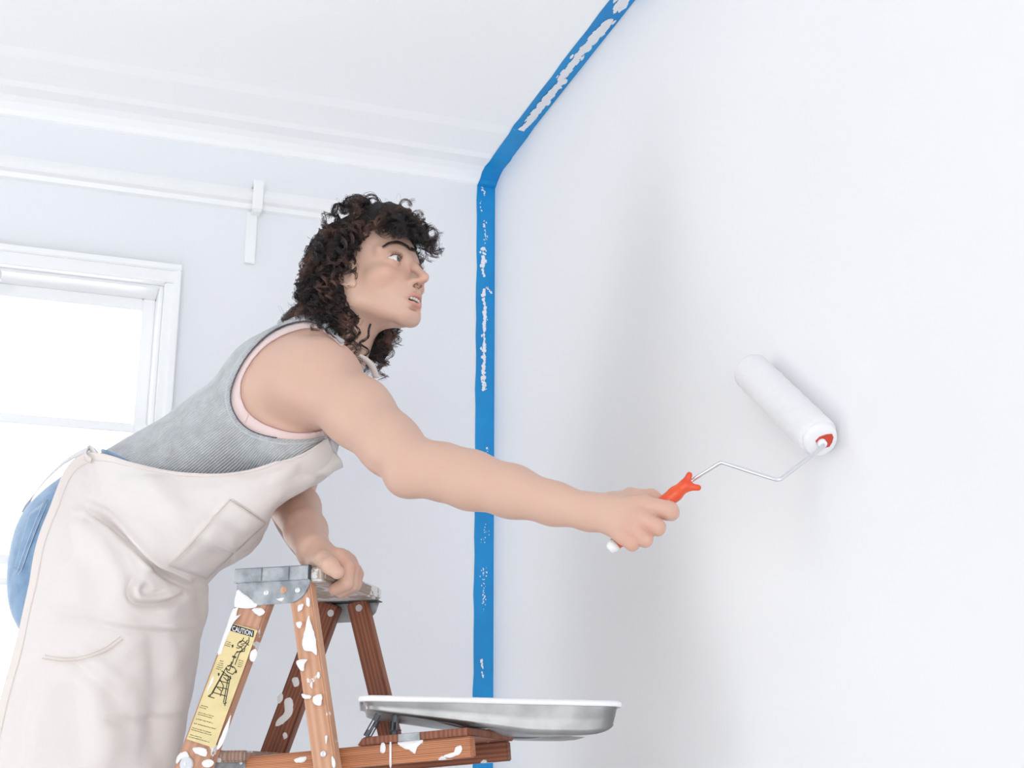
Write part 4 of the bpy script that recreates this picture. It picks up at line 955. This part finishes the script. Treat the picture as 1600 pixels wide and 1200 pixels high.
# ---- eyes, teeth, brows, lashes, nose ring
m_scl = mat('eye_white', lin(226, 218, 214), .25); m_iris = mat('iris', lin(120, 132, 128), .2, noise=(900, lin(84, 96, 96), .4, .6)); m_pup = mat('pupil', (.01, .01, .012, 1), .1); m_teeth = mat('teeth', lin(236, 230, 220), .25)
m_brow = mat('brow_hair', lin(58, 42, 36), .6); m_lash = mat('lash', lin(40, 28, 24), .6); m_gum = mat('mouth_inside', lin(96, 38, 36), .4); m_ring = mat('ring_metal', (.75, .70, .62, 1), .25, .9)
gz = np.array([1.0, -.30, .02]); gz /= np.linalg.norm(gz); gzl = HR.T@gz
for s in (-1, 1):
    c = hw(6.60, s*3.2, -.02); bm = bmesh.new(); bmesh.ops.create_uvsphere(bm, u_segments=48, v_segments=36, radius=1.27*HS)
    Mr = Vector((0, 0, 1)).rotation_difference(Vector(gz)).to_matrix().to_4x4(); R1 = 1.27*HS
    for v_ in bm.verts:
        ct = v_.co.z/R1
        if ct > .88: v_.co *= 1+.03*(ct-.88)/.12
    for f_ in bm.faces:
        ct = f_.calc_center_median().normalized().z; f_.material_index = 2 if ct > .965 else (1 if ct > .865 else 0); f_.smooth = True
    bmesh.ops.transform(bm, matrix=Matrix.Translation(c) @ Mr, verts=bm.verts); me = bpy.data.meshes.new('eye'); bm.to_mesh(me); bm.free()
    o = wpart('eye', me, m_scl); me.materials.append(m_iris); me.materials.append(m_pup)
bm = bmesh.new()
for k in range(-3, 3):
    y = (k+.5)*.62; vs = bx(bm, -.25, .22, -.29, .29, -.36, .42); a = y*.16
    bmesh.ops.transform(bm, matrix=Matrix.Translation((8.36-y*y*.12, y, -6.56)) @ Matrix.Rotation(-y*.20, 4, 'Z'), verts=vs)
HM = Matrix(np.vstack([np.hstack([HR*HS, ho[:, None]]), [0, 0, 0, 1]]).tolist())
bmesh.ops.bevel(bm, geom=bm.edges[:], offset=.10, segments=2, affect='EDGES'); bmesh.ops.transform(bm, matrix=HM, verts=bm.verts); me = bpy.data.meshes.new('teeth'); bm.to_mesh(me); bm.free(); o = wpart('teeth', me, m_teeth); o['kind'] = 'stuff'
bm = bmesh.new(); bmesh.ops.create_uvsphere(bm, u_segments=16, v_segments=10, radius=1); bmesh.ops.transform(bm, matrix=HM @ Matrix.Translation((6.3, 0, -7.1)) @ Matrix.Diagonal((1.5, 1.6, .42, 1)), verts=bm.verts); me = bpy.data.meshes.new('tongue'); bm.to_mesh(me); bm.free(); wpart('tongue', me, m_gum)
headf = lambda q: evalf([head], q)
def loc_of(p): return ((p-ho)@HR)/HS
def hairs(name, rootpts, dirs, L_, rad, m, nseg=4, curl=0):
    V = []; Fc = []
    for p, d, l in zip(rootpts, dirs, L_):
        pts = [Vector(p)+Vector(d)*l*t+Vector((0, 0, curl*l*t*t)) for t in np.linspace(0, 1, nseg)]; v, f = tube_arrays(pts, [rad*(1-.8*t) for t in np.linspace(0, 1, nseg)], 3, cap=False); k = len(V); V += v; Fc += [tuple(i+k for i in q) for q in f]
    o = wpart(name, mesh(name, V, Fc), m); o['kind'] = 'stuff'; return o
br_px = smooth_poly([(599, 386), (608, 381), (620, 379.5), (631, 383), (641, 390)], 10); br3 = [loc_of(cast(x, y, headf)) for x, y in br_px]
rg = np.random.RandomState(3)
bl_ = np.array(br3); cav = np.stack([loc_[:, 0], -np.abs(loc_[:, 1]), loc_[:, 2]], 1); bd = np.full(len(cav), 9.); bu_ = np.zeros(len(cav))
for i in range(len(bl_)): dd = np.linalg.norm(cav-bl_[i], axis=1); m__ = dd < bd; bd = np.where(m__, dd, bd); bu_ = np.where(m__, i/len(bl_), bu_)
tint(.62*np.clip((.34+.12*bu_-bd)/.14, 0, 1), (84, 60, 50)); ob.data.color_attributes['pigment'].data.foreach_set('color', np.concatenate([colr, np.ones((len(colr), 1))], 1).astype(np.float32).ravel())
for s in (-1, 1):
    rp, dr, ll = [], [], []
    for i in range(len(br3)*11):
        t = rg.rand()*(len(br3)-2); k = int(t); p = br3[k]*(1-(t-k))+br3[k+1]*(t-k); tang = br3[k]-br3[k+1]; tang /= np.linalg.norm(tang)
        u_ = t/(len(br3)-1); hw_ = .20+.22*u_; p = p+np.array([0, 0, rg.uniform(-hw_, hw_)]); d = tang+np.array([.12, 0, .35-1.2*(p[2]-br3[k][2])]); 
        if s > 0: p = p*np.array([1, -1, 1]); d = d*np.array([1, -1, 1])
        rp.append(p); dr.append(HR@d/np.linalg.norm(d)); ll.append(rg.uniform(.0035, .0055))
    rp = np.array(rp); wpn = ho+(rp*HS)@HR.T; wpn = project([head], wpn, 2, off=.0018)
    hairs('eyebrow', wpn, dr, ll, .00036, m_brow)
    rp, dr, ll = [], [], []
    for i in range(46):
        t = rg.uniform(-1, 1); zt_ = .60*(1-t*t)**.75-.05; y = 3.2+t*1.40; xb = 6.6+math.sqrt(max(.2, 1.40**2-(t*1.25)**2-zt_**2)); p = np.array([xb+.08, y*s, zt_+.02]); d = np.array([.8, s*t*.7, .55])
        rp.append(hw(*p)); dr.append(HR@d/np.linalg.norm(d)); ll.append(rg.uniform(.0035, .006))
    hairs('eyelashes', rp, dr, ll, .00022, m_lash, curl=.5)
    ln_ = []
    for t in np.linspace(-.97, .97, 15):
        zt_ = .60*(1-t*t)**.75-.05; ln_.append(hw(6.6+math.sqrt(max(.2, 1.41**2-(t*1.25)**2-zt_**2)), s*(3.2+t*1.40), zt_))
    v, f = tube_arrays(ln_, .00050, 6); wpart('lash_line', mesh('lash_line', v, f), m_lash)
rg_ = [hw(9.35+.02*math.cos(a), .0+.20*math.cos(a), -4.62+.22*math.sin(a)) for a in np.linspace(0, 2*math.pi*.85, 12)]
v, f = tube_arrays(rg_, .0004, 6); wpart('nose_ring', mesh('nose_ring', v, f), m_ring)
# ---- hair: dark mass under the curls, then ringlets in clumps
hm = Field((ho, HR, HS))
hm.el((-2.0, 0, 3.9), (8.6, 7.7, 8.2), 0).el((3.4, 0, 8.9), (5.4, 5.8, 3.2), 1.5).el((-6.5, 0, -1.0), (4.8, 6.9, 7.5), 2).el((-7.0, 0, -8.0), (4.6, 6.4, 4.8), 2)
for s in (-1, 1): hm.el((-3.6, s*6.2, -1.2), (2.6, 2.3, 6.0), 1.5).el((-4.2, s*5.8, -8.5), (2.2, 2.2, 4.0), 1.5)
def hmf(pts, cen=None, br=None):
    D = evalf([hm], pts); q = ((pts-ho)@HR)/HS
    D = D+.0035*np.sin(q[..., 0]*2.1+1)*np.sin(q[..., 1]*2.3)*np.sin(q[..., 2]*2.0+.5)+.002*np.sin(q[..., 0]*4.3)*np.sin(q[..., 1]*4.1+2)*np.sin(q[..., 2]*4.7)
    cut = np.maximum(-(q[..., 0]-.5+.30*np.clip(-q[..., 2]+.5, 0, 7)-.25*np.clip(q[..., 2], 0, 5)), q[..., 2]-5.0+.05*q[..., 0])       # keep the face free
    return np.maximum(D, -cut*HS)
m_hair = mat('hair', lin(34, 25, 24), .34, noise=(20, lin(122, 88, 76), .50, .72), spec=.5); m_hair.node_tree.nodes['Principled BSDF'].inputs['Coat Weight'].default_value = .0
m_core = mat('hair_core', lin(26, 19, 18), .8)
Vh, Qh = box_nets(hmf, ho-.18, ho+.16, .0042); wpart('hair_mass', nmesh('hair_mass', Vh, Qh), m_core)
gl_ = HR.T@np.array([0, 0, -1.0])
def clumps(n, seed):
    rs = np.random.RandomState(seed); R_ = []; L_ = []; Vd = []; ly = []; kind = []
    while len(R_) < n:
        d = rs.normal(size=3); d /= np.linalg.norm(d); p = np.array([-1.6, 0, 3.0])+d*np.array([8.3, 7.0, 7.9])
        x, y, z = p
        if x > 4.0: ok = z > 6.2-.12*(8-abs(y)); kd = 0
        elif x > -.8: ok = z > 4.6 ; kd = 1 if abs(y) > 3.5 else 0
        else: ok = z > -5.0; kd = 2
        if not ok: continue
        if kd == 0:
            cm = np.array([.75, .35*np.sign(y)*(abs(y) > 2)+rs.normal()*.25, -.25]) if x > 2.5 else np.array([.15, np.sign(y)*.8, .1])
            L_.append(rs.uniform(6.5, 9.5) if x > 2.5 else rs.uniform(8, 12))
        elif kd == 1 and rs.rand() < .45: cm = np.array([.05, np.sign(y)*.3, -1.3]); L_.append(rs.uniform(4.5, 6.8))
        elif kd == 1: cm = np.array([-.55, np.sign(y)*.5, -.5]); L_.append(rs.uniform(7, 10))
        else: cm = np.array([-.5, np.sign(y)*.25, -.4]); L_.append(rs.uniform(9, 15) if z > 0 else rs.uniform(6, 10.5))
        v = d*(rs.uniform(.4, .8) if kd == 2 else rs.uniform(.6, 1.1))+cm*rs.uniform(.6, 1.1); R_.append(p); Vd.append(v/np.linalg.norm(v)); ly.append(rs.uniform(0, 1)); kind.append(kd)
    for s in (-1, 1):      # short locks over the tops of the ears
        for i in range(n//42):
            R_.append(np.array([rs.uniform(-1.6, 1.3), s*rs.uniform(6.7, 7.2), rs.uniform(1.2, 3.6)])); v = np.array([rs.uniform(-.2, .15), s*.3, -1.0]); Vd.append(v/np.linalg.norm(v)); L_.append(rs.uniform(3.6, 5.6)); ly.append(.1); kind.append(3)
    return np.array(R_), np.array(Vd), np.array(L_), np.array(ly), np.array(kind), rs
def grow(n, seed, NS=30):
    p, v, L_, ly, kd, rs = clumps(n, seed); path = [p.copy()]; st = (L_/NS)[:, None]
    for k in range(NS):
        v = v+gl_*(.10+.10*(kd == 2))[:, None]*st*2.2+rs.normal(size=p.shape)*.05; v /= np.linalg.norm(v, axis=1, keepdims=True); p = p+v*st
        c = np.array([-1.6, 0, 2.6]); rad = np.array([8.3, 7.0, 8.0])+(.6+(2.1*ly+2.2*(kd == 0))*(k/NS)**.5)[:, None]; q = (p-c)/rad; r = np.linalg.norm(q, axis=1)
        up_ = (r < 1) & (p[:, 2] > -6); p = np.where(up_[:, None], c+q/np.maximum(r, 1e-6)[:, None]*rad, p)
        ro = np.array([8.3, 7.0, 8.0])+3.9; qo = (p-c)/ro; r2 = np.linalg.norm(qo, axis=1); ot = (r2 > 1) & (p[:, 2] > 2.0) & (p[:, 0] < 6); p = np.where(ot[:, None], c+qo/np.maximum(r2, 1e-6)[:, None]*ro, p)
        # face kept free: side hair stays behind the temple line, the fringe stays above the brow
        lim = 2.1-1.1*np.clip(-p[:, 2]-1.6, 0, 2)-.12*np.clip(-p[:, 2]-3.6, 0, 9)+.2*np.clip(p[:, 2], 0, 5); fz = (p[:, 2] < 4.6) & (p[:, 0] > lim) & (kd > 0) & (kd < 3); p[:, 0] = np.where(fz, lim, p[:, 0])
        fr = (kd == 0) & (p[:, 2] < 3.3) & (p[:, 0] > 1) ; p[:, 2] = np.where(fr, 3.3, p[:, 2])
        w = ho+(p*HS)@HR.T; db = evalf([body], w); low = db < .008
        if low.any():
            g_ = np.stack([evalf([body], w+np.eye(3)[i]*1e-3)-db for i in range(3)], -1); g_ /= np.maximum(np.linalg.norm(g_, axis=1, keepdims=True), 1e-9)
            w = np.where(low[:, None], w+g_*(.008-db)[:, None], w); p = ((w-ho)@HR)/HS
        path.append(p.copy())
    return np.array(path).transpose(1, 0, 2), L_, rs
def ringlets(path, L_, rs, per, rad, curl=(.50, 1.10), spread=.12):
    """strands of each clump wind round its path; returns vertices and faces (metres)"""
    n, K, _ = path.shape; t = np.gradient(path, axis=1); t /= np.maximum(np.linalg.norm(t, axis=2, keepdims=True), 1e-9)
    a = np.cross(t, np.array([.3, .5, .81])); a /= np.maximum(np.linalg.norm(a, axis=2, keepdims=True), 1e-9); b = np.cross(t, a)
    s_ = np.arange(K)/(K-1); ph0 = rs.uniform(0, 6.28, n); wl = rs.uniform(2.2, 3.3, n); cr = rs.uniform(*curl, n); hand = rs.choice([-1, 1], n)
    Vs = []; 
    for k in range(per):
        ph = ph0+rs.normal(size=n)*.22; ang = hand[:, None]*(ph[:, None]+2*math.pi*(s_[None]*L_[:, None])/wl[:, None]); r = cr[:, None]*np.clip(s_[None]*3.2, 0, 1)*(1+rs.normal(size=(n, 1))*.12)
        o1 = rs.normal(size=(n, 1, 3))*spread*(.5+.8*s_[None, :, None])
        Vs.append(path+a*(r*np.cos(ang))[..., None]+b*(r*np.sin(ang))[..., None]+o1)
    S = np.concatenate(Vs, 0); S = ho+(S*HS)@HR.T; m = S.shape[0]
    T = np.gradient(S, axis=1); T /= np.maximum(np.linalg.norm(T, axis=2, keepdims=True), 1e-9); A_ = np.cross(T, np.array([.2, .9, .38])); A_ /= np.maximum(np.linalg.norm(A_, axis=2, keepdims=True), 1e-9); B_ = np.cross(T, A_)
    rr_ = rad*(1-.65*s_**2)[None, :, None]; ring = [S+(A_*math.cos(g)+B_*math.sin(g))*rr_ for g in (0, 2.094, 4.189)]
    Vt_ = np.stack(ring, 2); K = S.shape[1]; base = (np.arange(m)[:, None]*K+np.arange(K-1)[None])*3; Qs = []
    for c in range(3): d = (c+1) % 3; Qs.append(np.stack([base+c, base+d, base+3+d, base+3+c], -1).reshape(-1, 4))
    return Vt_.reshape(-1, 3), np.concatenate(Qs)
pa, L_, rs = grow(600, 11); Vc, Qc = ringlets(pa, L_, rs, 9, .00056)
o = wpart('curly_hair', nmesh('curly_hair', Vc, Qc), m_hair, 'dark brown curly hair'); o['kind'] = 'stuff'
pa, L_, rs = grow(220, 23); pa[:, :, :] = pa+np.clip(np.arange(pa.shape[1])/30, 0, 1)[None, :, None]*rs.normal(size=(len(pa), 1, 3))*.9
Vc, Qc = ringlets(pa, L_, rs, 1, .00024, curl=(.5, 1.4), spread=.1); o = wpart('flyaway_hair', nmesh('flyaway_hair', Vc, Qc), m_hair); o['kind'] = 'stuff'
print('person', _t.time()-_t0)
# ================================================================ PAINT ROLLER
m_nap = mat('roller_nap', (.80, .80, .81, 1), .9, bump=(420, .9)); m_rwh = mat('white_plastic', (.80, .81, .82, 1), .35); m_red = mat('red_plastic', lin(196, 62, 40), .4)
m_org = mat('orange_plastic', lin(226, 84, 40), .38, noise=(30, lin(214, 66, 34), .4, .7)); m_wire = mat('frame_wire', (.72, .73, .75, 1), .28, .85)
def rhit(px, py, off): return ROOM @ room_hit(px, py, 0, -off)
N0 = rhit(1279, 684, .0315); N1 = rhit(1173, 579, .0315); ax = (N1-N0).normalized(); RL = (N1-N0).length; print('roller length', RL)
rol = root('paint_roller', 'white nap paint roller with an orange handle held against the right wall', 'paint roller', N0)
def rp(name, me, m, label=None, parent=None, smooth=True):
    o = link(name, me, m, None, smooth); o.parent = parent or rol; o.matrix_parent_inverse = Matrix.Translation(-N0)
    if label: o['label'] = label
    return o
def lathe(name, prof, m, org=N0, d=ax, n=48, **k):
    """profile of (distance along d, radius)"""
    a = d.orthogonal().normalized(); b = d.cross(a); V = []; Fc = []
    for s_, r_ in prof:
        for i in range(n): g = 2*math.pi*i/n; V.append(org+d*s_+(a*math.cos(g)+b*math.sin(g))*r_)
    for j in range(len(prof)-1):
        for i in range(n): Fc.append((j*n+i, j*n+(i+1) % n, (j+1)*n+(i+1) % n, (j+1)*n+i))
    Fc.append(tuple(range(n-1, -1, -1))); Fc.append(tuple(range((len(prof)-1)*n, len(prof)*n))); return rp(name, mesh(name, V, Fc), m, **k)
R0 = .0300
lathe('nap_cover', [(-.001, R0-.012), (-.002, R0-.006), (.000, R0-.002), (.005, R0)]+[(s_, R0+.0004*math.sin(s_*900)) for s_ in np.linspace(.01, RL-.006, 40)]+[(RL-.003, R0-.002), (RL, R0-.007), (RL, .012)], m_nap)
cap_ = lathe('end_cap', [(-.010, .004), (-.0105, .0225), (-.009, .0245), (-.004, .0255), (.001, .0255)], m_rwh, label='white plastic end cap')
# red insert: a wedge-shaped window on the cap
a_ = (Vector((0, 0, 1))-ax*ax.z).normalized(); b_ = ax.cross(a_); sgn = 1 if b_.dot(Vector((1, 0, 0))) > 0 else -1; b_ = b_*sgn
def cap_pt(x, y, h): return N0-ax*(.0105+h)+b_*x+a_*y
wed = [(-.010, -.001), (-.006, .006), (.004, .011), (.012, .0125), (.0155, .008), (.016, .000), (.014, -.007), (.006, -.010), (-.001, -.010), (-.004, -.006)]
V_ = [cap_pt(x, y, .0016) for x, y in wed]+[cap_pt(x, y, -.001) for x, y in wed]; n = len(wed)
rp('cap_insert', mesh('cap_insert', V_, [tuple(range(n))]+[(i, i+n, (i+1) % n+n, (i+1) % n) for i in range(n)]), m_red, 'red plastic insert', smooth=False)
bm = bmesh.new(); lathe('hub', [(-.019, .0035), (-.0185, .0062), (-.010, .0070)], m_rwh, org=N0+b_*-.001-a_*.002)
hub = N0-ax*.016-a_*.002-b_*.001
Bp = P(1217, 751, 1.895); Ap = P(1127, 722, 1.955); Hp = P(1084, 749, 1.998); Bend = P(1255, 722, 1.935)
wire = []
def rounded(pts, r=.006, k=5):
    pts = [Vector(p) for p in pts]; out = [pts[0]]
    for a, b, c in zip(pts[:-2], pts[1:-1], pts[2:]):
        p0 = b+(a-b).normalized()*r; p1 = b+(c-b).normalized()*r
        for i in range(k+1): t = i/k; out.append(p0*(1-t)**2+b*2*t*(1-t)+p1*t*t)
    return out+[pts[-1]]
v, f = tube_arrays(rounded([N0+ax*.03, hub-ax*.004, hub-ax*.005+(Bp-hub).normalized()*.02, Bp, Ap, Hp, P(1066, 762, 2.001)]), .0028, 10); rp('frame_wire', mesh('frame_wire', v, f), m_wire, 'bent chrome wire frame')
# handle: flattened grip with two prongs and a hanging end
H1 = P(1070, 759, 2.000); H0 = P(964, 848, 2.012); hd = (H1-H0).normalized(); hf = Field()
h0, h1 = A3(H0), A3(H1); L0 = np.linalg.norm(h1-h0)
hf.chain([h0, h0+(h1-h0)*.25, h0+(h1-h0)*.6, h0+(h1-h0)*.86, h1], [.0095, .0115, .0115, .0105, .0085], .004)
for q1, q2 in (((1070, 759), (1077, 742)), ((1070, 760), (1091, 762))):
    hf.rc(A3(P(*q1, 2.0)), A3(P(*q2, 1.995)), .0065, .0045, .006)
def hfun(p, c=None, r=None): return evalf([hf], p)
Vg, Qg = box_nets(hfun, np.minimum(h0, h1)-.03, np.maximum(h0, h1)+.035, .0016); hn = rp('handle', nmesh('handle', Vg, Qg), m_org, 'orange plastic handle with two prongs')
lathe('handle_end', [(-.010, .003), (-.009, .0075), (-.002, .0100), (.004, .0102)], m_rwh, org=H0-hd*.006, d=hd, label='white hanging end of the handle')
